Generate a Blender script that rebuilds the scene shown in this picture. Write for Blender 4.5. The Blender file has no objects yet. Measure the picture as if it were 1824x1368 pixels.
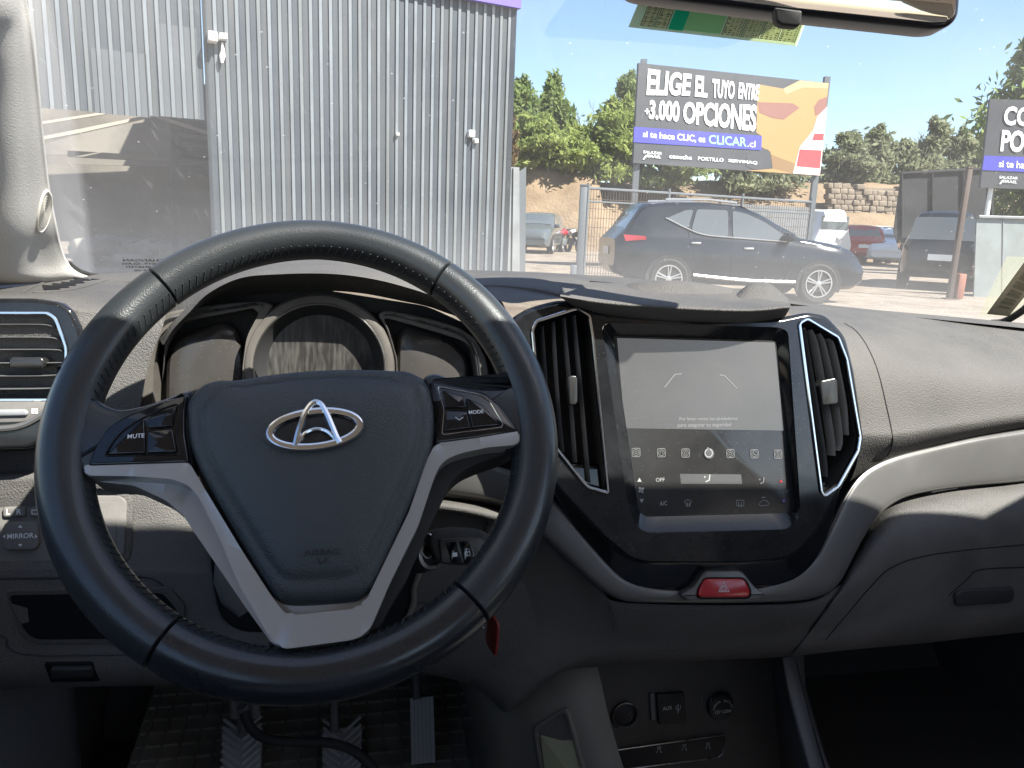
import bpy, bmesh, math, random
import numpy as np
from mathutils import Vector, Matrix
from math import sin, cos, pi, radians, atan2, hypot, sqrt
random.seed(7)
rng = np.random.default_rng(7)
SC = bpy.context.scene
COL = SC.collection
# ------------------------------------------------------------------ camera
F = 1350.0
CAMZ = 1.18
PITCH, ROLL = 12.0, 2.2
def Rx(a): c, s = cos(a), sin(a); return np.array([[1, 0, 0], [0, c, -s], [0, s, c]])
def Rz(a): c, s = cos(a), sin(a); return np.array([[c, -s, 0], [s, c, 0], [0, 0, 1]])
RC = Rx(radians(90 - PITCH)) @ Rz(radians(ROLL))
CAMP = np.array([0, 0, CAMZ])
cam = bpy.data.cameras.new('camera'); cam_o = bpy.data.objects.new('camera', cam); COL.objects.link(cam_o)
cam.sensor_width = 36; cam.lens = F / 1824 * 36; cam.clip_start = .02; cam.clip_end = 3000
M4 = np.eye(4); M4[:3, :3] = RC; M4[:3, 3] = CAMP
cam_o.matrix_world = Matrix(M4.tolist()); SC.camera = cam_o

YAW = radians(11.58)                                   # the parked car points a little left of the camera
A_ = np.array([cos(YAW), sin(YAW), 0.]); B_ = np.array([-sin(YAW), cos(YAW), 0.]); C_ = np.array([0, 0, 1.])
def ray(px, py): return RC @ np.array([(px - 912) / F, -(py - 684) / F, -1.0])
def K(px, py, b):                                      # point of the car interior b metres ahead along the car
    r = ray(px, py); return CAMP + r * (b / (r @ B_))
def car(a, b, c): return CAMP + A_ * a + B_ * b + C_ * c
def tocar(P): q = np.asarray(P) - CAMP; return np.array([q @ A_, q @ B_, q[2]])
def G(px, py, z=0.):
    r = ray(px, py); return CAMP + r * ((z - CAMZ) / r[2])
def Yw(px, py, y):
    r = ray(px, py); return CAMP + r * (y / r[1])

class Frame:
    """flat working plane: origin, u right, v up, n towards the cabin"""
    def __init__(s, O, N, up=C_):
        s.O = np.array(O, float); s.N = np.array(N, float) / np.linalg.norm(N)
        s.U = np.cross(up, s.N); s.U /= np.linalg.norm(s.U); s.V = np.cross(s.N, s.U)
    def hit(s, px, py, w=0.):
        r = ray(px, py); O = s.O + s.N * w
        return CAMP + r * (((O - CAMP) @ s.N) / (r @ s.N))
    def uv(s, px, py, w=0.):
        p = s.hit(px, py, w) - s.O; return np.array([p @ s.U, p @ s.V])
    def uvs(s, pts, w=0.): return [s.uv(p[0], p[1], w) for p in pts]
    def pt(s, u, v, w=0.): return s.O + s.U * u + s.V * v + s.N * w
def tilt_frame(px, py, b, tilt, turn=0.):
    t, y = radians(tilt), radians(turn)
    back = -B_ * cos(y) + A_ * sin(y)
    return Frame(K(px, py, b), back * cos(t) + C_ * sin(t))

# ------------------------------------------------------------------ objects
WM = {}
def wm(o): return WM.get(o.name, np.eye(4))
def tag(o, label=None, cat=None, group=None, kind=None):
    if label: o['label'] = label
    if cat: o['category'] = cat
    if group: o['group'] = group
    if kind: o['kind'] = kind
    return o
def thing(name, label, cat, loc=(0, 0, 0), rz=0., group=None):
    o = bpy.data.objects.new(name, None); COL.objects.link(o); o.empty_display_size = .1
    o.location = [float(x) for x in loc]; o.rotation_euler = (0, 0, rz)
    m = np.eye(4); m[:3, :3] = Rz(rz); m[:3, 3] = loc; WM[o.name] = m
    return tag(o, label, cat, group)
class MB:
    def __init__(s): s.v = []; s.f = []
    def add(s, V, Fs):
        k = len(s.v); s.v += [tuple(float(c) for c in p) for p in V]; s.f += [tuple(i + k for i in q) for q in Fs]; return s
    def join(s, o): return s.add(o.v, o.f)
    def xf(s, fn): s.v = [tuple(float(c) for c in fn(np.array(p))) for p in s.v]; return s
def build(name, mb, mat, parent=None, ang=38, local=False, flat=False):
    V = np.array(mb.v)
    if parent is None:
        loc = np.array([(V[:, 0].min() + V[:, 0].max()) / 2, (V[:, 1].min() + V[:, 1].max()) / 2, V[:, 2].min()]); V = V - loc
    elif not local:
        inv = np.linalg.inv(wm(parent)); V = V @ inv[:3, :3].T + inv[:3, 3]
    me = bpy.data.meshes.new(name); me.from_pydata(V.tolist(), [], mb.f); me.validate()
    for m in (mat if isinstance(mat, (list, tuple)) else [mat]): me.materials.append(m)
    bm = bmesh.new(); bm.from_mesh(me); bmesh.ops.recalc_face_normals(bm, faces=bm.faces); bm.to_mesh(me); bm.free()
    if not flat:
        me.shade_smooth(); me.set_sharp_from_angle(angle=radians(ang))
    o = bpy.data.objects.new(name, me); COL.objects.link(o)
    if parent is None:
        o.location = loc.tolist(); m = np.eye(4); m[:3, 3] = loc; WM[o.name] = m
    else:
        o.parent = parent; WM[o.name] = wm(parent)
    return o
def pieces(name, mb, mat, parent, gap, **k):
    """builds every cluster of faces that lies apart from the others as a part of its own"""
    V = np.array(mb.v); par = list(range(len(V)))
    def find(i):
        while par[i] != i: par[i] = par[par[i]]; i = par[i]
        return i
    for f in mb.f:
        for j in f[1:]: par[find(j)] = find(f[0])
    isl = {}
    for q, f in enumerate(mb.f): isl.setdefault(find(f[0]), []).append(q)
    G_ = [[fs, V[sorted({i for q in fs for i in mb.f[q]})]] for fs in isl.values()]
    B_x = [(g[1].min(0), g[1].max(0)) for g in G_]; n = len(G_); p2 = list(range(n))
    def f2(i):
        while p2[i] != i: i = p2[i]
        return i
    for i in range(n):
        for j in range(i):
            d = np.maximum(0, np.maximum(B_x[i][0] - B_x[j][1], B_x[j][0] - B_x[i][1]))
            if np.linalg.norm(d) < gap: p2[f2(i)] = f2(j)
    cl_ = {}
    for i in range(n): cl_.setdefault(f2(i), []).extend(G_[i][0])
    out = []
    for fs in cl_.values():
        ids = sorted({i for q in fs for i in mb.f[q]}); mp = {i: k_ for k_, i in enumerate(ids)}
        m2 = MB(); m2.v = [mb.v[i] for i in ids]; m2.f = [tuple(mp[i] for i in mb.f[q]) for q in fs]; out.append(build(name, m2, mat, parent, **k))
    return out
def solo(name, mb, mat, label, cat, group=None, kind=None, **k): return tag(build(name, mb, mat, None, **k), label, cat, group, kind)

# ------------------------------------------------------------------ shapes
def cr(P, n, closed=False):
    """Catmull-Rom through the rows of P, n samples"""
    P = np.asarray(P, float); m = len(P)
    if m == 2 and not closed: t = np.linspace(0, 1, n)[:, None]; return P[0] * (1 - t) + P[1] * t
    if closed: Q = np.vstack([P[-1], P, P[0], P[1]]); T = np.linspace(0, m, n, endpoint=False)
    else: Q = np.vstack([2 * P[0] - P[1], P, 2 * P[-1] - P[-2]]); T = np.linspace(0, m - 1, n)
    out = []
    for t in T:
        i = min(int(t), (m if closed else m - 1) - 1); x = t - i
        a, b, c, d = Q[i], Q[i + 1], Q[i + 2], Q[i + 3]
        out.append(.5 * ((2 * b) + (c - a) * x + (2 * a - 5 * b + 4 * c - d) * x * x + (3 * b - a - 3 * c + d) * x ** 3))
    return np.array(out)
def grid_mb(Gd, closeu=False, closev=False):
    Gd = np.asarray(Gd); n, m = Gd.shape[:2]; mb = MB(); Fs = []
    for i in range(n - (0 if closeu else 1)):
        for j in range(m - (0 if closev else 1)):
            Fs.append((i * m + j, ((i + 1) % n) * m + j, ((i + 1) % n) * m + (j + 1) % m, i * m + (j + 1) % m))
    return mb.add(Gd.reshape(-1, 3), Fs)
def pix(P):
    q = RC.T @ (np.asarray(P) - CAMP); return 912 + F * q[0] / -q[2], 684 - F * q[1] / -q[2]
def patch(rows, nu=8, nv=8):
    """rows of (px,py,b) -> smooth surface"""
    R3 = [[K(*p) for p in r] for r in rows]
    m = max(len(r) for r in R3)
    R3 = [cr(r, (m - 1) * nv + 1) for r in R3]
    A = np.array(R3)
    A = np.array([cr(A[:, j], (len(R3) - 1) * nu + 1) for j in range(A.shape[1])]).transpose(1, 0, 2)
    return grid_mb(A)
def tube(path, r, n=8, closed=False, cap=True, r2=None, up=None):
    P = np.asarray(path, float); m = len(P); rr = np.broadcast_to(r, (m,)) if not callable(r) else np.array([r(i / (m - 1)) for i in range(m)])
    rb = rr if r2 is None else np.broadcast_to(r2, (m,))
    T = np.zeros_like(P)
    for i in range(m):
        a = P[(i - 1) % m] if (closed or i > 0) else P[i]; b = P[(i + 1) % m] if (closed or i < m - 1) else P[i]
        T[i] = (b - a) / (np.linalg.norm(b - a) + 1e-12)
    ref = np.array(up if up is not None else (0, 0, 1.), float)
    if up is None and abs(T[0] @ ref) > .9: ref = np.array([1., 0, 0])
    rings = []; prev = None
    for i in range(m):
        nrm = (ref if (prev is None or up is not None) else prev); nrm = nrm - T[i] * (nrm @ T[i]); nrm /= np.linalg.norm(nrm) + 1e-12
        prev = nrm; bi = np.cross(T[i], nrm)
        a = np.linspace(0, 2 * pi, n, endpoint=False)
        rings.append(P[i] + np.outer(np.cos(a) * rr[i], nrm) + np.outer(np.sin(a) * rb[i], bi))
    mb = grid_mb(rings, closeu=closed, closev=True)
    if cap and not closed: mb.f += [tuple(range(n))[::-1], tuple((m - 1) * n + k for k in range(n))]
    return mb
def box(c, s, R=None, bev=0.):
    c = np.array(c, float); s = np.array(s, float) / 2
    if bev <= 0:
        V = [(x * s[0], y * s[1], z * s[2]) for x in (-1, 1) for y in (-1, 1) for z in (-1, 1)]
        Fs = [(0, 1, 3, 2), (4, 6, 7, 5), (0, 4, 5, 1), (2, 3, 7, 6), (0, 2, 6, 4), (1, 5, 7, 3)]
    else:
        bm = bmesh.new(); bmesh.ops.create_cube(bm, size=2.)
        for v in bm.verts: v.co = Vector((v.co.x * s[0], v.co.y * s[1], v.co.z * s[2]))
        bmesh.ops.bevel(bm, geom=bm.edges[:], offset=bev, segments=2, affect='EDGES', profile=.5)
        bm.verts.index_update(); V = [tuple(v.co) for v in bm.verts]; Fs = [tuple(v.index for v in f.verts) for f in bm.faces]; bm.free()
    V = np.array(V)
    if R is not None: V = V @ np.asarray(R).T
    return MB().add(V + c, Fs)
def area(P): P = np.asarray(P); return .5 * np.sum(P[:, 0] * np.roll(P[:, 1], -1) - np.roll(P[:, 0], -1) * P[:, 1])
def rnd(P, r, seg=5):
    """round the corners of a polygon; r one radius or one per corner"""
    P = np.asarray(P, float); n = len(P); out = []
    rs = np.broadcast_to(r, (n,))
    for i in range(n):
        a, p, b = P[i - 1], P[i], P[(i + 1) % n]
        da, db = np.linalg.norm(a - p), np.linalg.norm(b - p)
        if rs[i] <= 0: out.append(p); continue
        q = min(rs[i], da * .48, db * .48)
        s, e = p + (a - p) / da * q, p + (b - p) / db * q
        for t in np.linspace(0, 1, seg + 1): out.append((1 - t) ** 2 * s + 2 * t * (1 - t) * p + t * t * e)
    return np.array(out)
def off(P, d):
    """inset a polygon by d (miter)"""
    P = np.asarray(P, float); n = len(P)
    if area(P) < 0: P = P[::-1]; rev = True
    else: rev = False
    out = []
    for i in range(n):
        a, p, b = P[i - 1], P[i], P[(i + 1) % n]
        e1 = p - a; e2 = b - p; e1 /= np.linalg.norm(e1) + 1e-12; e2 /= np.linalg.norm(e2) + 1e-12
        n1 = np.array([-e1[1], e1[0]]); n2 = np.array([-e2[1], e2[0]])
        m = n1 + n2; L = np.linalg.norm(m)
        m = n1 if L < 1e-6 else m / L
        k = max(.45, m @ n1); out.append(p + m * d / k)
    return np.array(out[::-1] if rev else out)
def prism(fr, P, w0, w1, bev=0., holes=(), hole_depth=None, seg=3):
    """solid on a frame: outline P (u,v), back w0, front w1, rounded front edge"""
    P = np.asarray(P, float)
    if area(P) < 0: P = P[::-1]
    n = len(P); rings = [(P, w0)]
    if bev > 0:
        for k in range(seg + 1):
            a = pi / 2 * k / seg; rings.append((off(P, bev * (1 - cos(a))), w1 - bev + bev * sin(a)))
    else: rings.append((P, w1))
    mb = grid_mb(np.array([[fr.pt(q[0], q[1], w) for q in R] for R, w in rings]), closev=True)
    k = (len(rings) - 1) * n
    if not holes:
        mb.f.append(tuple(k + i for i in range(n)))
    else:
        bm = bmesh.new(); es = []
        loops = [rings[-1][0]] + [np.asarray(h, float) for h in holes]
        for L in loops:
            vs = [bm.verts.new((q[0], q[1], 0)) for q in L]
            es += [bm.edges.new((vs[i], vs[(i + 1) % len(vs)])) for i in range(len(vs))]
        bmesh.ops.triangle_fill(bm, edges=es, use_beauty=True); bm.verts.index_update()
        mb.add([fr.pt(v.co.x, v.co.y, w1) for v in bm.verts], [tuple(v.index for v in f.verts) for f in bm.faces]); bm.free()
        for h in holes:
            h = np.asarray(h, float); hd = hole_depth if hole_depth is not None else w0
            mb.join(grid_mb(np.array([[fr.pt(q[0], q[1], w) for q in h] for w in (w1, hd)]), closev=True))
    return mb
def prism_c(fr, P, w0, w1, bev, seg=3):
    """like prism, for thin or concave outlines: the bevel never overlaps itself"""
    P = np.asarray(P, float); P = P[::-1] if area(P) < 0 else P
    bm = bmesh.new(); lo = [bm.verts.new((q[0], q[1], w0)) for q in P]; hi = [bm.verts.new((q[0], q[1], w1)) for q in P]; n = len(P)
    top = bm.faces.new(hi)
    for i in range(n): bm.faces.new((lo[i], lo[(i + 1) % n], hi[(i + 1) % n], hi[i]))
    bmesh.ops.bevel(bm, geom=list(top.edges), offset=bev, segments=seg, affect='EDGES', profile=.5, clamp_overlap=True)
    bmesh.ops.triangulate(bm, faces=[f for f in bm.faces if len(f.verts) > 4]); bm.verts.index_update()
    mb = MB().add([fr.pt(v.co.x, v.co.y, v.co.z) for v in bm.verts], [tuple(v.index for v in f.verts) for f in bm.faces]); bm.free(); return mb
def ringprism(fr, P, t, w0, w1, bev=.0006):
    """closed frame of width t just inside outline P"""
    P = np.asarray(P, float)
    if area(P) < 0: P = P[::-1]
    sec = [(0, w0), (0, w1 - bev), (bev, w1), (t - bev, w1), (t, w1 - bev), (t, w0)]
    return grid_mb(np.array([[fr.pt(q[0], q[1], w) for q in off(P, d)] for d, w in sec]), closev=True)
def cushion(fr, P, prof):
    """outline shrunk to its middle: prof = [(scale, w), ...] from the edge to 0"""
    P = np.asarray(P, float)
    if area(P) < 0: P = P[::-1]
    c = P.mean(0)
    rings = [[fr.pt(*(c + (q - c) * s), w) for q in P] for s, w in prof]
    mb = grid_mb(np.array(rings), closev=True); k = (len(prof) - 1) * len(P)
    mb.f.append(tuple(k + i for i in range(len(P)))); return mb
def ell(cu, cv, ru, rv, n=40, rot=0., a0=0., a1=2 * pi, end=False):
    a = np.linspace(a0, a1, n, endpoint=end); x, y = ru * np.cos(a), rv * np.sin(a)
    return np.stack([cu + x * cos(rot) - y * sin(rot), cv + x * sin(rot) + y * cos(rot)], -1)
def fr_tube(fr, uv, w, r, n=6, closed=False, r2=None):
    return tube([fr.pt(q[0], q[1], w) for q in uv], r, n, closed, r2=r2, up=fr.N)
_tc = {}
def text_mb(s, size=1., bold=0., xs=1., align='CENTER', shear=0.):
    cu = bpy.data.curves.new('lettering_curve', 'FONT'); cu.body = s; cu.size = size; cu.align_x = align; cu.align_y = 'CENTER'; cu.offset = bold; cu.shear = shear
    cu.resolution_u = 3
    ob = bpy.data.objects.new('lettering_curve', cu); me = bpy.data.meshes.new_from_object(ob)
    V = np.array([v.co[:] for v in me.vertices]); Fs = [tuple(p.vertices) for p in me.polygons]
    bpy.data.objects.remove(ob); bpy.data.meshes.remove(me); bpy.data.curves.remove(cu)
    if len(V): V[:, 0] *= xs
    return V, Fs
def text_on(fr, s, u, v, w, size, rot=0., **k):
    V, Fs = text_mb(s, size, **k); mb = MB()
    if len(V) == 0: return mb
    c, q = cos(rot), sin(rot)
    return mb.add([fr.pt(u + x * c - y * q, v + x * q + y * c, w) for x, y, _ in V], Fs)
def lathe(fr, prof, n=32, cu=0., cv=0.):
    a = np.linspace(0, 2 * pi, n, endpoint=False)
    mb = grid_mb(np.array([[fr.pt(cu + r * cos(t), cv + r * sin(t), w) for t in a] for r, w in prof]), closev=True)
    if prof[-1][0] > 1e-6: pass
    return mb

# ------------------------------------------------------------------ materials
def mat(name, col=(.5, .5, .5), rough=.5, metal=0., spec=.5, bump=None, var=None, emit=None, coat=0., dust=None, sheen=0., rvar=None, streak=None):
    m = bpy.data.materials.new(name); m.use_nodes = True; nt = m.node_tree; N = nt.nodes; L = nt.links
    b = N['Principled BSDF']; b.inputs['Base Color'].default_value = (*col, 1); b.inputs['Roughness'].default_value = rough
    b.inputs['Metallic'].default_value = metal; b.inputs['Specular IOR Level'].default_value = spec
    b.inputs['Coat Weight'].default_value = coat; b.inputs['Coat Roughness'].default_value = .12
    if sheen: b.inputs['Sheen Weight'].default_value = sheen; b.inputs['Sheen Roughness'].default_value = .4
    geo = N.new('ShaderNodeNewGeometry')
    def noise(scale, detail=4., dist=0., rough_=.55):
        t = N.new('ShaderNodeTexNoise'); t.inputs['Scale'].default_value = scale; t.inputs['Detail'].default_value = detail
        t.inputs['Distortion'].default_value = dist; t.inputs['Roughness'].default_value = rough_; L.new(geo.outputs['Position'], t.inputs['Vector']); return t.outputs['Fac']
    def ramp(src, a, c, v0=0., v1=1.):
        r = N.new('ShaderNodeMapRange'); r.inputs['From Min'].default_value = a; r.inputs['From Max'].default_value = c
        r.inputs['To Min'].default_value = v0; r.inputs['To Max'].default_value = v1; L.new(src, r.inputs['Value']); return r.outputs['Result']
    def mix(fac, c0, c1):
        x = N.new('ShaderNodeMix'); x.data_type = 'RGBA'; L.new(fac, x.inputs['Factor'])
        for s, v in ((6, c0), (7, c1)):
            if isinstance(v, (tuple, list)): x.inputs[s].default_value = (*v, 1)
            else: L.new(v, x.inputs[s])
        return x.outputs[2]
    cs = None
    if var:                                            # var = (other colour, scale, lo, hi)
        cs = mix(ramp(noise(var[1], 5), var[2], var[3]), col, var[0])
    if dust:                                           # dust = (colour, amount, scale, speck amount)
        base = cs if cs is not None else col
        f = ramp(noise(dust[2], 6, .3, .65), .35, .75, 0, dust[1])
        cs = mix(f, base, dust[0])
        if len(dust) > 3 and dust[3] > 0:
            v = N.new('ShaderNodeTexVoronoi'); v.inputs['Scale'].default_value = 260; L.new(geo.outputs['Position'], v.inputs['Vector'])
            cs = mix(ramp(v.outputs['Distance'], .09, .03, 0, dust[3]), cs, (.55, .52, .48))
        r0 = N.new('ShaderNodeMath'); r0.operation = 'MULTIPLY_ADD'; L.new(f, r0.inputs[0]); r0.inputs[1].default_value = .5; r0.inputs[2].default_value = rough
        L.new(r0.outputs[0], b.inputs['Roughness'])
    if streak:                                         # streak = (colour, fine scale, coarse scale): wiping marks running up and down
        mp = N.new('ShaderNodeMapping'); mp.inputs['Scale'].default_value = (streak[1], streak[1], streak[2]); L.new(geo.outputs['Position'], mp.inputs['Vector'])
        t = N.new('ShaderNodeTexNoise'); t.inputs['Scale'].default_value = 1.; t.inputs['Detail'].default_value = 4; L.new(mp.outputs[0], t.inputs['Vector'])
        cs = mix(ramp(t.outputs['Fac'], .42, .72), cs if cs is not None else col, streak[0])
    if rvar:
        L.new(ramp(noise(rvar[0], 4), .3, .7, rvar[1], rvar[2]), b.inputs['Roughness'])
    if cs is not None: L.new(cs, b.inputs['Base Color'])
    if bump:                                           # bump = (kind, scale, distance)
        bp = N.new('ShaderNodeBump'); bp.inputs['Distance'].default_value = bump[2]; bp.inputs['Strength'].default_value = 1.
        if bump[0] == 'grain':
            v = N.new('ShaderNodeTexVoronoi'); v.feature = 'SMOOTH_F1'; v.inputs['Scale'].default_value = bump[1]; v.inputs['Smoothness'].default_value = .35
            nz = N.new('ShaderNodeTexNoise'); nz.inputs['Scale'].default_value = bump[1] * .5; L.new(geo.outputs['Position'], nz.inputs['Vector'])
            va = N.new('ShaderNodeVectorMath'); va.operation = 'MULTIPLY_ADD'; L.new(nz.outputs['Color'], va.inputs[0]); va.inputs[1].default_value = (1.2 / bump[1],) * 3
            L.new(geo.outputs['Position'], va.inputs[2]); L.new(va.outputs[0], v.inputs['Vector']); L.new(v.outputs['Distance'], bp.inputs['Height']); bp.invert = True
        else: L.new(noise(bump[1], 5), bp.inputs['Height'])
        L.new(bp.outputs['Normal'], b.inputs['Normal'])
    if emit: b.inputs['Emission Color'].default_value = (*emit[0], 1); b.inputs['Emission Strength'].default_value = emit[1]
    return m
M = {}
DUST = (.42, .39, .36)
M['dash'] = mat('grained_charcoal_plastic', (.072, .068, .0645), .52, bump=('grain', 640, .0007), dust=((.128, .12, .113), .9, 5.), spec=.35)
M['dash_g'] = mat('grained_glovebox_plastic', (.075, .071, .067), .5, bump=('grain', 640, .0006), dust=((.15, .141, .132), .9, 5.), spec=.4)
M['dash2'] = mat('grained_dark_plastic', (.07, .066, .062), .58, bump=('grain', 700, .0005), dust=((.13, .121, .112), .5, 9.), spec=.3)
M['smooth'] = mat('smooth_dusty_plastic', (.13, .123, .115), .5, dust=((.24, .225, .21), .8, 14., .3), spec=.35)
M['taupe'] = mat('dusty_taupe_plastic', (.085, .077, .069), .42, dust=((.16, .145, .128), .6, 12., .4), spec=.4)
M['dark'] = mat('matte_black_plastic', (.03, .03, .031), .55, spec=.3)
M['black'] = mat('gloss_black_plastic', (.006, .007, .009), .07, spec=.5, dust=((.16, .155, .15), .14, 9., .45))
M['black2'] = mat('clean_gloss_black_plastic', (.006, .007, .01), .06, spec=.55)
M['chrome'] = mat('chrome', (.72, .73, .75), .13, 1.)
M['satin'] = mat('satin_chrome', (.5, .5, .5), .3, 1., rvar=(60, .2, .42))
M['silver'] = mat('silver_paint', (.135, .131, .126), .34, .35, dust=((.155, .15, .144), .3, 20.), coat=.1)
M['silver_w'] = mat('bright_silver_paint', (.40, .385, .37), .33, .4, coat=.15)
M['leather'] = mat('black_leather', (.021, .024, .0265), .42, bump=('grain', 900, .00012), coat=.25, spec=.5, rvar=(14, .3, .46))
M['leather_s'] = mat('worn_smooth_leather', (.017, .019, .022), .27, bump=('grain', 900, .00006), spec=.5, coat=.3, rvar=(20, .2, .33))
M['airbag'] = mat('grained_airbag_cover', (.041, .047, .051), .42, bump=('grain', 760, .0004), spec=.5)
M['white'] = mat('white_print', (.72, .73, .74), .5)
M['grey_print'] = mat('grey_print', (.42, .43, .45), .4)
M['rubber'] = mat('black_rubber', (.018, .018, .018), .6, bump=('noise', 200, .0006), dust=((.06, .056, .05), .7, 20.))
M['rubber_w'] = mat('worn_pedal_rubber', (.22, .225, .24), .5, dust=((.32, .32, .32), .7, 30.))
M['metal'] = mat('dull_metal', (.3, .29, .28), .5, .5)
M['carpet'] = mat('dark_carpet', (.075, .075, .078), .95, bump=('noise', 500, .002), spec=.1)
M['olive'] = mat('dusty_olive_plastic', (.105, .098, .08), .5, bump=('noise', 900, .0003), dust=((.13, .121, .098), .7, 10.))
M['beige'] = mat('beige_cloth_trim', (.56, .535, .50), .85, bump=('noise', 700, .0006), spec=.2)
M['red'] = mat('red_button_plastic', (.42, .008, .015), .2, coat=.5)
M['lens'] = mat('smoked_gauge_lens', (.045, .041, .038), .14, dust=((.07, .064, .058), .6, 5., .6), spec=.5)
M['slotb'] = mat('grille_slot_plastic', (.42, .40, .36), .7)
M['headliner'] = mat('grey_headliner', (.64, .61, .56), .9)
M['seat'] = mat('grey_seat_cloth', (.52, .49, .45), .9); M['kick'] = mat('grey_kick_panel', (.20, .20, .205), .7, bump=('noise', 700, .0005))
M['tabp'] = mat('vent_tab_plastic', (.022, .022, .022), .25, spec=.6)
M['slat'] = mat('vent_slat_plastic', (.13, .13, .135), .3, spec=.6)
M['gauge'] = mat('dusty_gauge_glass', (.03, .028, .026), .2, streak=((.085, .08, .074), 300., 14.))
M['void'] = mat('deep_recess_plastic', (.005, .005, .006), .7, spec=.2)
M['screen'] = mat('screen_glass', (.02, .02, .021), .08, spec=.5, dust=((.065, .062, .058), .55, 5., .45))
M['lcd'] = mat('display_panel', (.042, .041, .04), .16, spec=.6, dust=((.062, .060, .058), .6, 3., .3), emit=((.75, .78, .8), .035))
M['lcd_print'] = mat('display_print', (.2, .2, .2), .3, emit=((.8, .8, .8), .03))
M['dimp'] = mat('dim_display_print', (.15, .15, .15), .4); M['dimw'] = mat('soft_display_print', (.34, .34, .34), .4)
M['lcd_bar'] = mat('climate_bar_display', (.055, .055, .054), .25, dust=((.08, .078, .075), .5, 8.), emit=((.8, .8, .8), .02))
M['violet'] = mat('violet_print', (.16, .12, .5), .4)
M['olive2'] = mat('olive_lining', (.26, .25, .15), .5)
M['leather_rail'] = mat('grey_padded_plastic', (.06, .062, .066), .5, bump=('noise', 700, .0005))
M['mat'] = mat('rubber_mat', (.20, .19, .16), .7, dust=((.28, .265, .22), .7, 12.))
M['rubber_w2'] = mat('scuffed_rubber', (.38, .38, .37), .5)
M['keyface'] = mat('brown_black_plastic', (.05, .042, .038), .28)
M['tagred'] = mat('red_tag', (.22, .02, .015), .4)
M['beige2'] = mat('beige_plastic', (.72, .685, .63), .6)
M['etch'] = mat('etched_print', (.12, .12, .12), .7)
M['tan'] = mat('tan_paper', (.42, .38, .28), .8)
M['tan2'] = mat('tan_print', (.2, .19, .13), .8)
M['mframe'] = mat('mirror_housing_plastic', (.012, .013, .018), .3)
M['mirror'] = mat('mirror_silver', (.75, .74, .72), .03, 1.)
def translucent(name, col, tr=.6, alpha=0.):
    m = bpy.data.materials.new(name); m.use_nodes = True; nt = m.node_tree; N = nt.nodes; L = nt.links; N.remove(N['Principled BSDF'])
    d = N.new('ShaderNodeBsdfDiffuse'); t = N.new('ShaderNodeBsdfTranslucent'); x = N.new('ShaderNodeMixShader'); x.inputs[0].default_value = tr
    d.inputs[0].default_value = (*col, 1); t.inputs[0].default_value = (*col, 1); L.new(d.outputs[0], x.inputs[1]); L.new(t.outputs[0], x.inputs[2])
    out = x
    if alpha:
        tp = N.new('ShaderNodeBsdfTransparent'); y = N.new('ShaderNodeMixShader'); y.inputs[0].default_value = alpha; L.new(x.outputs[0], y.inputs[1]); L.new(tp.outputs[0], y.inputs[2]); out = y
    L.new(out.outputs[0], N['Material Output'].inputs['Surface']); return m
M['cardcream'] = translucent('cream_print', (.80, .76, .58), .6); M['cardink'] = mat('dark_ink', (.14, .11, .07), .7)
M['cardteal'] = translucent('teal_print', (.04, .62, .42), .6); M['cardgreen'] = translucent('green_print', (.48, .80, .48), .6)
M['card'] = translucent('green_card', (.80, .88, .66), .6)
M['fade'] = translucent('faded_film', (.75, .72, .5), .6, .72)
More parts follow.
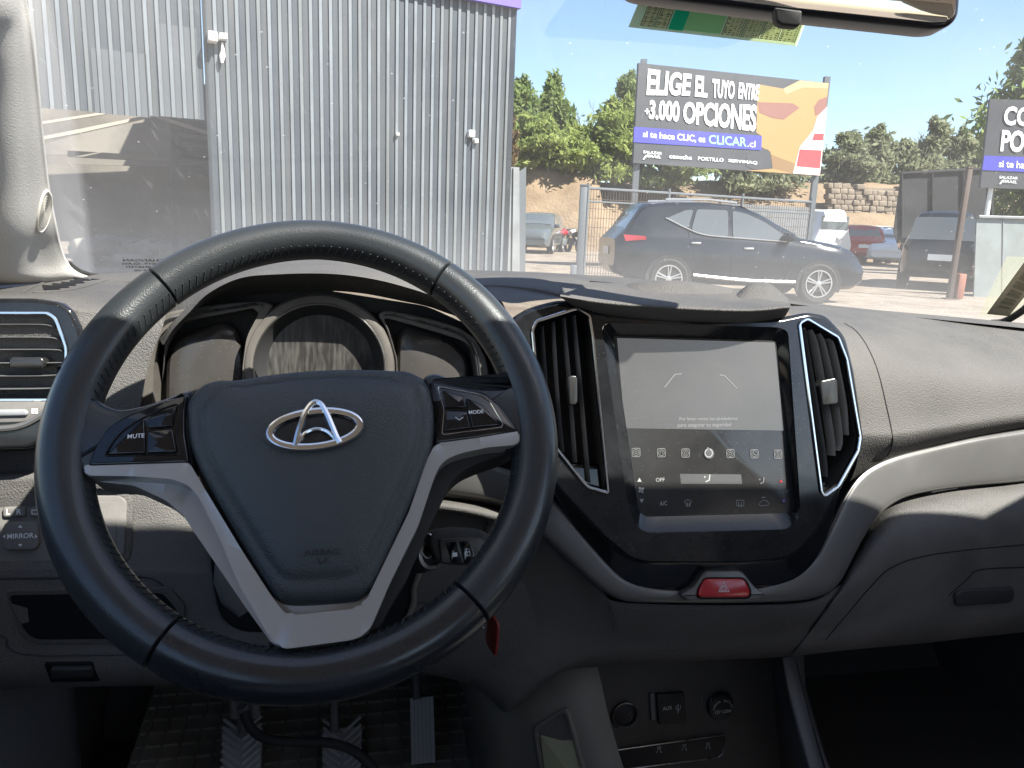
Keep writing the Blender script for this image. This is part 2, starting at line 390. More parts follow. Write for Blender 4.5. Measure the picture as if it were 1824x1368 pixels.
def glass_mat():
    m = bpy.data.materials.new('dusty_glass'); m.use_nodes = True; nt = m.node_tree; N = nt.nodes; L = nt.links; N.remove(N['Principled BSDF'])
    geo = N.new('ShaderNodeNewGeometry'); tp = N.new('ShaderNodeBsdfTransparent'); tp.inputs[0].default_value = (.93, .955, .95, 1)
    gl = N.new('ShaderNodeBsdfGlossy'); gl.inputs['Roughness'].default_value = .012
    fr = N.new('ShaderNodeFresnel'); io = N.new('ShaderNodeMapRange'); L.new(geo.outputs['Backfacing'], io.inputs['Value']); io.inputs['To Min'].default_value = 1.5; io.inputs['To Max'].default_value = 1 / 1.5; L.new(io.outputs[0], fr.inputs['IOR'])
    mx = N.new('ShaderNodeMixShader'); L.new(fr.outputs[0], mx.inputs[0]); L.new(tp.outputs[0], mx.inputs[1]); L.new(gl.outputs[0], mx.inputs[2])
    dt = N.new('ShaderNodeBsdfTranslucent'); dt.inputs[0].default_value = (.82, .8, .76, 1); df = N.new('ShaderNodeBsdfDiffuse'); df.inputs[0].default_value = (.82, .8, .76, 1)
    dm = N.new('ShaderNodeMixShader'); dm.inputs[0].default_value = .65; L.new(df.outputs[0], dm.inputs[1]); L.new(dt.outputs[0], dm.inputs[2])
    def nz(scale, det, a, b, v0, v1, stretch=None):
        t = N.new('ShaderNodeTexNoise'); t.inputs['Scale'].default_value = scale; t.inputs['Detail'].default_value = det
        if stretch:
            vm = N.new('ShaderNodeMapping'); vm.inputs['Scale'].default_value = stretch; vm.inputs['Rotation'].default_value = (.2, .25, .1); L.new(geo.outputs['Position'], vm.inputs['Vector']); L.new(vm.outputs[0], t.inputs['Vector'])
        else: L.new(geo.outputs['Position'], t.inputs['Vector'])
        r = N.new('ShaderNodeMapRange'); L.new(t.outputs['Fac'], r.inputs['Value'])
        for k, v in (('From Min', a), ('From Max', b), ('To Min', v0), ('To Max', v1)): r.inputs[k].default_value = v
        return r.outputs[0]
    def add(a, b):
        x = N.new('ShaderNodeMath'); x.operation = 'ADD'; L.new(a, x.inputs[0])
        if isinstance(b, float): x.inputs[1].default_value = b
        else: L.new(b, x.inputs[1])
        return x.outputs[0]
    vo = N.new('ShaderNodeTexVoronoi'); vo.inputs['Scale'].default_value = 48; vo.inputs['Randomness'].default_value = 1.; L.new(geo.outputs['Position'], vo.inputs['Vector'])
    rv = N.new('ShaderNodeMapRange'); L.new(vo.outputs['Distance'], rv.inputs['Value'])
    for k, v in (('From Min', .075), ('From Max', .03), ('To Min', 0.), ('To Max', .35)): rv.inputs[k].default_value = v
    sx = N.new('ShaderNodeSeparateXYZ'); L.new(geo.outputs['Position'], sx.inputs[0])
    zr = N.new('ShaderNodeMapRange'); L.new(sx.outputs['Z'], zr.inputs['Value'])       # dirt at the bottom of the pane, also painting the veil of reflections
    for k, v in (('From Min', CAMZ - .12), ('From Max', CAMZ + .03), ('To Min', GLASS_D[1]), ('To Max', 0.)): zr.inputs[k].default_value = v
    ax = N.new('ShaderNodeVectorMath'); ax.operation = 'DOT_PRODUCT'; L.new(geo.outputs['Position'], ax.inputs[0]); ax.inputs[1].default_value = (float(A_[0]), float(A_[1]), -GLASS_SLOPE)
    def band(a, b, v0, v1):
        r = N.new('ShaderNodeMapRange'); L.new(ax.outputs['Value'], r.inputs['Value'])
        for k, v in (('From Min', a), ('From Max', b), ('To Min', v0), ('To Max', v1)): r.inputs[k].default_value = v
        return r.outputs[0]
    side = add(band(GLASS_EDGE - .004, GLASS_EDGE + .004, .16, 0.), band(GLASS_EDGE, GLASS_EDGE + .34, .09, 0.))   # pillar reflection and its fading veil, painted as extra dust
    dust = add(side, add(add(nz(7., 6., .35, .75, GLASS_D[0], GLASS_D[2]), nz(30., 3., .62, .74, 0., .06, (9., 1., 2.))), add(rv.outputs[0], zr.outputs[0])))
    m2 = N.new('ShaderNodeMixShader'); L.new(dust, m2.inputs[0]); L.new(mx.outputs[0], m2.inputs[1]); L.new(dm.outputs[0], m2.inputs[2])
    L.new(m2.outputs[0], N['Material Output'].inputs['Surface']); return m
GLASS_D = (.03, .20, .085)

M['shed_wall'] = mat('dim_shed_wall', (.17, .15, .122), .9, var=((.095, .084, .07), .9, .38, .62))
M['rust'] = mat('rusty_steel', (.085, .06, .05), .8); M['orange'] = mat('faded_orange_paint', (.26, .10, .06), .6)
M['sheetgrey'] = mat('grey_green_sheet', (.20, .225, .22), .55, var=((.24, .27, .265), 2., .4, .6))
SUN_E, SKY_S, EXPO = 4.4, .068, 2.0
from mathutils.bvhtree import BVHTree
class Surf:
    """finds points on a finished mesh, so trims and prints lie on it"""
    def __init__(s, mb): s.t = BVHTree.FromPolygons([Vector(v) for v in mb.v], mb.f)
    def at(s, px, py, lift=0.):
        r = ray(px, py); h, n, i, d = s.t.ray_cast(Vector(CAMP), Vector(r / np.linalg.norm(r)))
        if h is None: h, n, i, d = s.t.find_nearest(Vector(K(px, py, .75)))
        n = np.array(n); n = -n if n @ r > 0 else n
        return np.array(h) + n * lift, n
    def line(s, pts, n=24, lift=.0004): return np.array([s.at(q[0], q[1], lift)[0] for q in cr(np.array(pts, float), n)])
    def frame(s, px, py): p, n = s.at(px, py); return Frame(p, n)

# ================================================================== STEERING WHEEL
WC = CAMP + np.array([-.1489, .5547, -.1637]); WT = radians(34.96)
WN = np.array([sin(YAW) * cos(WT), -cos(YAW) * cos(WT), sin(WT)])
WF = Frame(WC, WN)
wheel = thing('steering_wheel', 'black leather steering wheel with silver lower spokes in front of the driver', 'steering wheel', WC)
def rimsec(phi):
    s = sin(phi); side = abs(cos(phi)); return .0158 + .0022 * side + (.0022 * (-s) if s < 0 else -.0005 * s)
def rim_piece(a0, a1, n=48, gap=.0016):
    rings = []; g = gap / .17
    A = np.linspace(a0 + g, a1 - g, n); m = 26
    ends = [(A[0] - g * .9, .62), (A[0] - g * .75, .86), (A[0] - g * .35, .97)]
    seq = ends + [(x, 1.) for x in A] + [(A[-1] + g * .35, .97), (A[-1] + g * .75, .86), (A[-1] + g * .9, .62)]
    for ph, k in seq:
        ar = rimsec(ph) ; R = .190 - ar; t = np.linspace(0, 2 * pi, m, endpoint=False)
        rr = R + ar * k * np.cos(t); w = .0188 * k * np.sin(t)
        rings.append([WF.pt(r * cos(ph), r * sin(ph), q) for r, q in zip(rr, w)])
    mb = grid_mb(rings, closev=True); L = len(rings)
    mb.f += [tuple(range(m)), tuple((L - 1) * m + k for k in range(m))]; return mb
def wang(px, py): q = WF.uv(px, py); return atan2(q[1], q[0])
aTR = wang(793, 491); aTL = wang(278, 502); aBL = wang(289, 1152) + 2 * pi; aBR = wang(842, 1078) + 2 * pi
segs = [(aTR, aTL, 'leather'), (aTL, aBL, 'leather'), (aBL, aBR, 'leather_s'), (aBR, aTR + 2 * pi, 'leather')]
for a0, a1, k in segs: build('rim_section', rim_piece(a0, a1), M[k], wheel)
st = MB()
for a0, a1, _ in segs:                                  # lacing along the inner side of the rim
    n = int((a1 - a0) * .155 / .0062)
    for i in range(n + 1):
        ph = a0 + (a1 - a0) * (i + .5) / (n + 1); ar = rimsec(ph); R = .190 - ar
        pts = []
        for t, dp in ((pi * .80, -.011), (pi * .93, .011)):
            rr = R + (ar + .0004) * cos(t); pts.append(WF.pt(rr * cos(ph + dp), rr * sin(ph + dp), .0194 * sin(t)))
        st.join(tube(pts, .00055, 5))
build('stitching', st, M['dark'], wheel)
core = MB()
a = np.linspace(0, 2 * pi, 97)[:-1]
core.join(tube([WF.pt(.1725 * cos(t), .1725 * sin(t), 0) for t in a], .0105, 10, True, up=WF.N))
build('rim_core', core, M['dark'], wheel)

def spoke_leather(px):
    P = rnd(WF.uvs(px, .004), .006); return prism(WF, P, -.012, .0115, .008)
build('spoke', spoke_leather([(118, 640), (158, 690), (184, 722), (216, 733), (262, 724), (337, 697), (347, 700), (350, 842), (150, 846), (100, 860), (86, 800), (92, 720)]), M['leather'], wheel)
build('spoke', spoke_leather([(752, 672), (775, 666), (805, 677), (850, 686), (890, 687), (915, 676), (936, 650), (968, 660), (982, 740), (978, 850), (944, 860), (918, 826), (920, 800), (770, 800)]), M['leather'], wheel)
# silver spoke trim
fs = .006
outer = [(155, 832), (250, 829), (339, 826), (366, 872), (431, 980), (484, 1062), (507, 1092), (520, 1098), (636, 1086), (650, 1076), (727, 917), (760, 822), (774, 795), (850, 783), (919, 771), (925, 785), (919, 797), (865, 802), (820, 812), (796, 821), (781, 835), (772, 855), (745, 937), (693, 1043), (666, 1107), (654, 1130), (630, 1141), (512, 1157), (497, 1153), (480, 1133), (431, 1050), (392, 958), (356, 888), (338, 868), (310, 858), (240, 853), (160, 852), (154, 843)]
tr_mb = prism_c(WF, rnd(WF.uvs(outer, fs), .004, 3), -.010, fs + .007, .0025)
low = [(158, 846), (240, 848), (305, 852), (345, 862), (420, 985), (500, 1105), (505, 1156), (487, 1150), (440, 1085), (392, 1015), (353, 958), (326, 917), (298, 893), (240, 866), (165, 858)]
tr_mb.join(prism_c(WF, rnd(WF.uvs(low, -.004), .004, 3), -.030, -.002, .004))
build('spoke_trim', tr_mb, M['silver_w'], wheel)
shelf = prism(WF, rnd(WF.uvs([(484, 1060), (500, 1050), (650, 1040), (662, 1056), (640, 1108), (630, 1116), (520, 1128), (508, 1120)], 0), .003), -.012, .002, .0015)
build('trim_insert', shelf, M['silver_w'], wheel)
back = [(925, 798), (900, 813), (860, 826), (825, 841), (802, 862), (792, 882), (771, 926), (723, 1036), (693, 1083), (674, 1124), (640, 1130), (520, 1120), (430, 960), (400, 880), (760, 790)]
build('spoke_back', prism_c(WF, rnd(WF.uvs(back, -.012), .006), -.04, -.004, .005), M['dark'], wheel)
# airbag cover
cov = [(332, 740), (332, 722), (340, 706), (358, 688), (375, 681), (393, 678), (419, 678), (463, 671), (529, 663), (600, 659), (660, 659), (704, 661), (726, 662), (748, 671), (764, 686), (772, 708), (777, 739), (775, 780), (768, 812), (740, 884), (703, 968), (668, 1040), (650, 1060), (630, 1070), (575, 1075), (530, 1077), (505, 1074), (490, 1064), (470, 1036), (430, 970), (390, 902), (357, 842), (340, 800), (334, 768)]
cw = .010
covp = cr(np.array(WF.uvs(cov, cw)), 150, True)
prof = [(1., -.012), (1., cw - .006), (.994, cw - .001), (.98, cw + .003), (.955, cw + .0058), (.92, cw + .0075), (.89, cw + .0082), (.868, cw + .0080), (.85, cw + .0088), (.825, cw + .0110), (.78, cw + .0130), (.68, cw + .0152), (.5, cw + .017), (.3, cw + .018), (.1, cw + .0182)]
bag_mb = cushion(WF, covp, prof)
bag = build('airbag_cover', bag_mb, M['airbag'], wheel)
bag_s = Surf(bag_mb)
build('hub_plate', prism(WF, (lambda P: P.mean(0) + (P - P.mean(0)) * 1.035)(np.array(covp)), -.03, .0), M['dark'], wheel)
# emblem
ef = bag_s.frame(562, 764)
def eu(pts, w=.001): return [ef.uv(p[0], p[1], w) for p in pts]
ec = ef.uv(562, 766); e1 = np.array(ef.uv(645, 757)); e2 = np.array(ef.uv(478, 776)); er = np.linalg.norm(e1 - e2) / 2; erot = atan2(*(e1 - e2)[::-1]); ev = abs(ef.uv(562, 734)[1] - ef.uv(562, 802)[1]) / 2
soc = prism(ef, ell(*ec, er * 1.04, ev * 1.1, 48, erot), -.004, .0008, .0006)
build('emblem_socket', soc, M['leather_s'], bag)
em = fr_tube(ef, ell(*ec, er * .955, ev * .92, 64, erot), .0022, .0026, 8, True, r2=.0032)
arch = [(526, 797), (531, 775), (538, 753), (546, 735), (556, 722), (564, 719), (573, 724), (583, 741), (592, 762), (600, 781), (606, 791)]
em.join(fr_tube(ef, cr(np.array(eu(arch)), 40), .0036, .0022, 8, r2=.0024))
em.join(fr_tube(ef, cr(np.array(eu([(530, 793), (540, 777), (552, 769), (566, 766), (580, 769), (592, 778), (602, 789)])), 24), .0028, .0016, 8, r2=.0015))
build('emblem', em, M['chrome'], bag)
af = bag_s.frame(574, 985)
lt = text_on(af, 'AIRBAG', *af.uv(574, 984), .0006, .0056, rot=.0, bold=.0001, xs=1.2)
lt.join(fr_tube(af, eu2 := [af.uv(*p) for p in [(566, 993), (572, 1004), (580, 998), (582, 992)]], .0005, .0006, 5))
build('lettering', lt, M['dark'], bag)
# switch pods
def pod(panel, recess, buttons, side):
    w = .012
    p = build('switch_pod', prism(WF, rnd(WF.uvs(panel, w), .003), 0., w + .002, .0025), M['black2'], wheel)
    R = rnd(WF.uvs(recess, w + .002), .003)
    build('pod_edge', ringprism(WF, R, .0011, w, w + .0029, .0004), M['chrome'] if side > 0 else M['black'], p)
    for b in buttons: build('switch', prism(WF, rnd(WF.uvs(b, w + .003), .0012, 3), w, w + .0042, .0013), M['black2'], p)
    return p, w + .0045
pl, wz = pod([(156, 832), (171, 795), (192, 764), (212, 749), (232, 738), (288, 716), (336, 704), (331, 729), (331, 772), (339, 826), (250, 829)],
             [(184, 814), (200, 786), (215, 769), (238, 752), (280, 730), (318, 717), (321, 735), (315, 780), (322, 811)],
             [[(190, 811), (206, 787), (222, 769), (258, 747), (259, 808)], [(264, 745), (316, 722), (308, 760), (264, 764)], [(263, 769), (308, 764), (315, 806), (262, 808)]], -1)
pr, wz = pod([(763, 679), (806, 687), (863, 700), (889, 721), (910, 748), (924, 770), (850, 782), (774, 792), (780, 740), (776, 712)],
             [(778, 687), (853, 701), (873, 714), (897, 755), (895, 762), (786, 776), (790, 730)],
             [[(788, 695), (826, 706), (831, 727), (792, 727)], [(793, 732), (832, 733), (838, 763), (792, 769)], [(830, 709), (858, 721), (876, 739), (892, 758), (841, 763)]], 1)
build('lettering', text_on(WF, 'MUTE', *WF.uv(242, 777, wz), wz, .0044, rot=.06, bold=.00005), M['white'], pl)
q = text_on(WF, 'MODE', *WF.uv(848, 734, wz), wz, .0042, rot=.06, bold=.00005)
q.join(fr_tube(WF, [WF.uv(*p, wz) for p in [(811, 743), (818, 748), (825, 743)]], wz, .0004, 4))
build('lettering', q, M['white'], pr)
hub = tube([WF.pt(0, 0, -.005), WF.pt(0, -.005, -.03), WF.pt(0, -.01, -.10)], .05, 24)
build('hub', hub, M['dark'], wheel)

# ================================================================== DASHBOARD
dash = thing('dashboard', 'dusty charcoal grained dashboard spanning the cabin below the windshield', 'dashboard', K(900, 900, .80))
# left top with the side defroster
lt_rows = [[(-120, 518, 1.02), (60, 500, 1.03), (150, 489, 1.06), (235, 487, 1.09), (330, 486, 1.1)],
           [(-120, 524, .88), (60, 514, .88), (150, 509, .90), (235, 507, .92), (330, 505, .92)],
           [(-120, 531, .765), (60, 531, .765), (118, 538, .766), (200, 541, .78), (300, 535, .79)],
           [(-120, 545, .748), (60, 545, .748), (133, 565, .748), (205, 575, .757), (292, 575, .765)],
           [(-120, 640, .75), (60, 640, .75), (150, 640, .742), (200, 650, .745), (265, 650, .752)],
           [(-120, 740, .75), (60, 740, .75), (140, 740, .737), (200, 745, .737), (248, 745, .742)],
           [(-120, 870, .76), (60, 870, .76), (140, 870, .742), (200, 870, .742), (248, 870, .745)]]
ltm = patch(lt_rows, 8, 8); build('side_pad', ltm, M['dash'], dash); lts = Surf(ltm)
# far deck under the windshield
deck = [[(150, 500, 1.30), (400, 490, 1.33), (700, 490, 1.36), (1000, 500, 1.38), (1250, 520, 1.38), (1450, 556, 1.38), (1700, 580, 1.38), (1980, 606, 1.38)],
        [(150, 489, 1.06), (400, 476, 1.10), (700, 478, 1.12), (1000, 487, 1.14), (1250, 508, 1.15), (1450, 541, 1.12), (1700, 565, 1.06), (1980, 591, 1.06)],
        [(150, 509, .93), (400, 490, .98), (700, 490, 1.0), (1000, 497, 1.0), (1250, 520, 1.0), (1450, 546, .98), (1700, 572, .96), (1980, 600, .98)]]
dk = patch(deck, 6, 6); build('windshield_deck', dk, M['dash'], dash)
# raised speaker deck right of the wheel
rd = [[(838, 491, 1.0), (900, 487, 1.0), (960, 487, 1.0), (1010, 490, 1.0), (1050, 497, 1.0)],
      [(838, 496, .93), (900, 494, .93), (960, 496, .93), (1005, 500, .93), (1050, 506, .93)],
      [(842, 506, .88), (900, 507, .875), (960, 513, .87), (1000, 521, .87), (1050, 530, .87)],
      [(850, 513, .866), (900, 515, .86), (960, 524, .855), (1000, 531, .855), (1050, 538, .86)],
      [(856, 520, .80), (905, 540, .765), (950, 536, .765), (1000, 532, .76), (1050, 532, .77)]]
build('speaker_deck', patch(rd, 6, 6), M['dash'], dash)
# instrument hood
hc = [(246, 525, .93), (290, 503, .94), (340, 486, .96), (410, 470, .97), (500, 461, .98), (580, 459, .98), (650, 463, .98), (730, 474, .97), (810, 490, .95), (870, 515, .93), (905, 565, .9), (912, 700, .88)]
hl = [(288, 612, .766), (306, 583, .764), (336, 552, .762), (372, 519, .76), (430, 493, .757), (500, 486, .756), (580, 485, .756), (645, 491, .757), (715, 506, .758), (790, 533, .76), (855, 585, .764), (898, 690, .768)]
hm = [tuple((np.array(p) + np.array(q)) / 2 - np.array([0, 5, 0])) for p, q in zip(hc, hl)]
hu = [(p[0] + d[0], p[1] + d[1], p[2] + .006) for p, d in zip(hl, [(5, 4)] * 2 + [(4, 6)] * 3 + [(0, 7)] * 3 + [(-4, 6)] * 3 + [(-6, 2)])]
hi = [(288, 690, .80), (300, 620, .80), (330, 575, .80), (370, 545, .80), (430, 528, .80), (500, 520, .80), (575, 518, .80), (640, 522, .80), (710, 535, .80), (780, 552, .80), (850, 590, .80), (882, 690, .80)]
hood_mb = patch([hc, hm, hl, hu, hi], 7, 6)
build('instrument_hood', hood_mb, M['dash'], dash, ang=60)
# cluster
cl = build('instrument_cluster', prism(CF := tilt_frame(570, 655, .772, 8), rnd(CF.uvs([(222, 760), (240, 640), (290, 560), (400, 525), (570, 515), (760, 545), (860, 590), (885, 700), (880, 770)], -.03), .01), -.04, -.03), M['dark'], dash)
cc = CF.uv(571, 655); ro_ = np.linalg.norm(CF.uv(704, 655) - cc); k = ro_ / 134
bz = lathe(CF, [(ro_ * .985, -.03), (ro_, .0), (ro_ - .0025, .004), (ro_ - .007, .0052), (ro_ - .0095, .0045)], 72, *cc)
build('bezel', bz, M['taupe'], cl)
build('bezel_edge', lathe(CF, [(ro_ - .0095, .0045), (ro_ - .0105, .0058), (ro_ - .0115, .004)], 72, *cc), M['satin'], cl)
build('gauge_tunnel', lathe(CF, [(ro_ - .0115, .004), (ro_ - .014, -.004), (96 * k, -.016)], 72, *cc), M['dark'], cl)
build('gauge', prism(CF, ell(*cc, 97 * k, 97 * k, 60), -.03, -.016), M['gauge'], cl)
def side_bezel(o, i, edge, rot):
    P = rnd(CF.uvs(o, .0), .004, 3); H = rnd(CF.uvs(i, .0), .008, 4)
    b = build('bezel', prism(CF, P, -.03, .003, .002, [H], -.03), M['taupe'], cl)
    build('bezel_edge', fr_tube(CF, cr(np.array(CF.uvs(edge, .004)), 40), .0042, .0012, 6, r2=.0010), M['satin'], cl)
    build('bezel_edge', fr_tube(CF, cr(np.array(CF.uvs(edge, .004)) * .985 + np.array(cc) * .015, 40), .0036, .0007, 6), M['dark'], cl)
side_bezel([(218, 800), (231, 690), (247, 630), (268, 585), (298, 557), (348, 546), (420, 539), (468, 537), (488, 543), (478, 560), (450, 600), (437, 660), (446, 800)],
           [(270, 790), (276, 640), (282, 604), (300, 582), (345, 569), (452, 549), (462, 558), (440, 600), (432, 660), (438, 790)],
           [(243, 760), (250, 690), (262, 625), (278, 588), (305, 567), (350, 557), (410, 548), (455, 541), (467, 545)], 0)
side_bezel([(884, 800), (874, 690), (866, 638), (846, 602), (818, 584), (770, 569), (715, 557), (685, 553), (672, 560), (688, 585), (704, 640), (706, 800)],
           [(862, 790), (852, 690), (842, 622), (826, 607), (780, 592), (700, 569), (682, 566), (700, 610), (708, 650), (712, 790)],
           [(866, 780), (858, 690), (850, 632), (835, 604), (810, 590), (760, 575), (705, 561), (686, 560)], 0)
LF2 = tilt_frame(370, 650, .835, 14)
lensl = cushion(CF, rnd(CF.uvs([(300, 790), (302, 640), (316, 600), (400, 572), (425, 585), (440, 640), (440, 790)], -.03), .01), [(1., -.03), (1., -.019), (.9, -.014), (.6, -.0115), (.3, -.0105), (.05, -.0105)])
build('gauge', lensl, M['lens'], cl)
lensr = cushion(CF, rnd(CF.uvs([(704, 790), (706, 600), (722, 580), (800, 605), (832, 640), (836, 790)], -.03), .01), [(1., -.03), (1., -.019), (.9, -.014), (.6, -.0115), (.3, -.0105), (.05, -.0105)])
build('gauge', lensr, M['lens'], cl)

# side defroster louvres
dfm = MB()
for i, (xa, ya, xb, yb, t) in enumerate([(78, 516, 108, 515, 6), (96, 513, 124, 511.5, 6), (112, 509, 137, 508, 5), (127, 505, 152, 503.5, 4), (134, 500, 163, 499, 3), (163, 498, 190, 496, 2.5)]):
    t *= 1.35; P4 = [(xa, ya + 1), (xb, yb + 1), (xb - 8, yb - t * .7), (xa - 3, ya - t)]
    dfm.add([lts.at(p[0], p[1], .0005)[0] for p in P4], [(0, 1, 2, 3)])
build('defroster_vent', dfm, M['void'], dash, flat=True)
build('vent_frame', tube(lts.line([(40, 522), (75, 505), (120, 495), (180, 490), (205, 493), (170, 506), (120, 518), (60, 522)], 40, .0002), .0012, 6), M['dash'], dash)

# ---- left air vent
VF = tilt_frame(50, 650, .735, 10)
def vent(fr, outline, opening, chrome_t, slats, tab, depth=.03, fascia='black', rim='chrome', lw=.0009, tabface=(.011, .008)):
    v = build('air_vent', prism(fr, rnd(fr.uvs(outline), .004, 4), -.03, 0., .004, [rnd(fr.uvs(opening), .003, 3)], -depth), M[fascia], dash) if outline else None
    O = rnd(fr.uvs(opening), .003, 3)
    if v is None: v = build('air_vent', prism(fr, off(O, .0005), -depth - .002, -depth + .002), M['dark'], dash)
    else: build('duct', prism(fr, off(O, .0004), -depth - .002, -depth + .001), M['dark'], v)
    build('vent_frame', ringprism(fr, off(O, -.0012), chrome_t, -.004, .0022, .0006), M[rim], v)
    for s in slats:
        P = cr(np.array(fr.uvs(s, -.003)), 10)
        build('slat', fr_tube(fr, P, -.010, .0085, 8, r2=lw), M['slat'], v)
    tb = prism(fr, rnd(fr.uvs(tab, .002), .0015, 3), -.008, .0035, .0018)
    build('tab', tb, M['tabp'], v)
    return v

va = vent(VF, [(-140, 531), (60, 531), (104, 537), (127, 551), (144, 584), (152, 630), (141, 690), (112, 740), (78, 786), (50, 800), (-140, 806)],
          [(-120, 557), (86, 557), (100, 567), (119, 618), (119, 650), (96, 712), (-120, 713)], .0028,
          [[(-120, 579), (60, 578), (98, 582)], [(-120, 602), (70, 601), (107, 605)], [(-120, 624), (85, 623), (114, 627)], [(-120, 647), (60, 647), (116, 646)], [(-120, 670), (60, 670), (108, 668)], [(-120, 694), (60, 693), (100, 691)]],
          [(17, 640), (22, 636), (74, 636), (80, 642), (78, 655), (18, 656)])
vp = build('wheel_panel', prism(VF, rnd(VF.uvs([(-140, 716), (104, 714), (92, 733), (70, 744), (40, 752), (-140, 758)], .001), .002), -.01, .0016, .001), M['smooth'], va)
build('thumbwheel', prism(VF, rnd(VF.uvs([(-60, 730), (46, 729), (51, 735), (48, 741), (-60, 743)], .003), .002), -.002, .0045, .002), M['rubber_w'], vp)
ic = ringprism(VF, VF.uvs([(56, 728), (67, 728), (67, 737), (56, 737)], .002), .0007, .0012, .0021, .0001)
ic.join(fr_tube(VF, VF.uvs([(57, 729), (66, 736)], .002), .002, .0003, 4)).join(fr_tube(VF, VF.uvs([(57, 736), (66, 729)], .002), .002, .0003, 4))
build('symbol', ic, M['white'], vp)
build('silver_lip', fr_tube(VF, cr(np.array(VF.uvs([(-140, 770), (0, 764), (38, 758), (62, 747), (80, 735)], .002)), 30), .0006, .0026, 8, r2=.003), M['silver'], va)

# ---- knee panels
kn = [[(-140, 806, .75), (100, 802, .75), (200, 806, .75), (330, 815, .775), (480, 820, .80)],
      [(-140, 836, .80), (100, 834, .80), (200, 836, .79), (330, 838, .79), (480, 845, .81)],
      [(-140, 845, .752), (100, 842, .752), (200, 842, .76), (330, 850, .765), (480, 860, .79)],
      [(-140, 874, .745), (100, 872, .745), (200, 868, .75), (330, 880, .757), (480, 900, .78)],
      [(-140, 930, .742), (100, 930, .742), (240, 935, .742), (340, 938, .745), (480, 945, .765)],
      [(-140, 1012, .727), (100, 1012, .727), (240, 1008, .727), (350, 1010, .732), (480, 1015, .752)],
      [(-140, 1024, .722), (100, 1022, .722), (240, 1024, .722), (350, 1028, .727), (480, 1030, .748)],
      [(-140, 1130, .715), (100, 1130, .715), (240, 1130, .715), (350, 1130, .72), (480, 1135, .735)],
      [(-140, 1226, .72), (100, 1219, .72), (240, 1217, .72), (350, 1215, .725), (480, 1213, .735)],
      [(-140, 1224, .83), (100, 1217, .83), (240, 1215, .83), (350, 1213, .83), (480, 1211, .83)]]
knm = patch(kn, 5, 7); knee = build('knee_panel', knm, M['dash_g'], dash, ang=50); kns = Surf(knm)
kr = [[(640, 830, .80), (740, 830, .79), (830, 840, .775), (900, 855, .765), (960, 880, .755)],
      [(640, 880, .785), (740, 878, .78), (830, 884, .77), (900, 900, .755), (960, 930, .745)],
      [(640, 884, .80), (740, 884, .795), (830, 892, .785), (900, 908, .772), (960, 940, .76)],
      [(640, 892, .775), (740, 891, .765), (830, 901, .757), (900, 918, .748), (960, 950, .738)],
      [(640, 910, .772), (740, 906, .762), (830, 915, .753), (900, 934, .743), (960, 965, .733)],
      [(640, 930, .79), (740, 925, .78), (830, 930, .77), (900, 950, .758), (960, 980, .745)],
      [(640, 1060, .76), (740, 1060, .755), (830, 1062, .745), (900, 1062, .74), (960, 1060, .735)],
      [(640, 1190, .755), (740, 1190, .75), (800, 1200, .745), (840, 1208, .74), (940, 1215, .735)],
      [(640, 1188, .84), (740, 1188, .84), (800, 1198, .84), (840, 1206, .84), (940, 1213, .84)]]
krm = patch(kr, 5, 7); build('knee_panel', krm, M['dash2'], dash, ang=50); krs = Surf(krm)
MF = kns.frame(30, 945)
mp = build('mirror_switch_panel', prism(MF, rnd(MF.uvs([(-140, 882), (110, 876), (112, 1000), (-140, 1006)], .002), .003), -.004, .0022, .0015), M['smooth'], dash)
def key(fr, px, w0, w1, r=.003, b=.0018, m='smooth'): return build('button', prism(fr, rnd(fr.uvs(px, w1), r), w0, w1, b), M[m], mp)
key(MF, [(4, 903), (44, 902), (45, 921), (4, 922)], .001, .0062); key(MF, [(52, 903), (74, 902), (74, 921), (52, 922)], .001, .0062)
key(MF, [(6, 934), (14, 930), (58, 929), (67, 934), (68, 972), (60, 980), (12, 981), (5, 975)], .001, .0072, .004)
l = text_on(MF, 'MIRROR', *MF.uv(36, 955, .0074), .0074, .0064, rot=.0, bold=.0001, xs=.95)
for s, x in (('L', 14), ('R', 33)): l.join(text_on(MF, s, *MF.uv(x, 912, .0064), .0064, .0072, bold=.0001))
for pts in ([(32, 940), (40, 940), (36, 935)], [(32, 969), (40, 969), (36, 974)], [(9, 952), (9, 959), (5, 955.5)], [(62, 952), (62, 959), (67, 955.5)]):
    l.add([MF.pt(*MF.uv(p[0], p[1], .0074), .0074) for p in pts], [(0, 1, 2)])
l.join(ringprism(MF, rnd(MF.uvs([(56, 908), (68, 908), (68, 916), (56, 916)], .0064), .0008), .0006, .006, .0065, .0001))
build('lettering', l, M['white'], mp)
BF = kns.frame(205, 940)
bk = build('switch_blank', prism(BF, rnd(BF.uvs([(150, 871), (222, 872), (238, 886), (234, 992), (224, 1004), (150, 1006)], .003), .006), -.006, .0035, .003), M['dash'], dash)
build('blank_cover', prism(BF, rnd(BF.uvs([(150, 882), (214, 883), (226, 892), (222, 986), (214, 994), (150, 996)], .005), .004), .002, .0055, .0015), M['smooth'], bk)
build('blank_cover', prism(BF, rnd(BF.uvs([(150, 895), (209, 895), (206, 982), (150, 984)], .006), .001), .004, .0062, .0004), M['smooth'], bk)
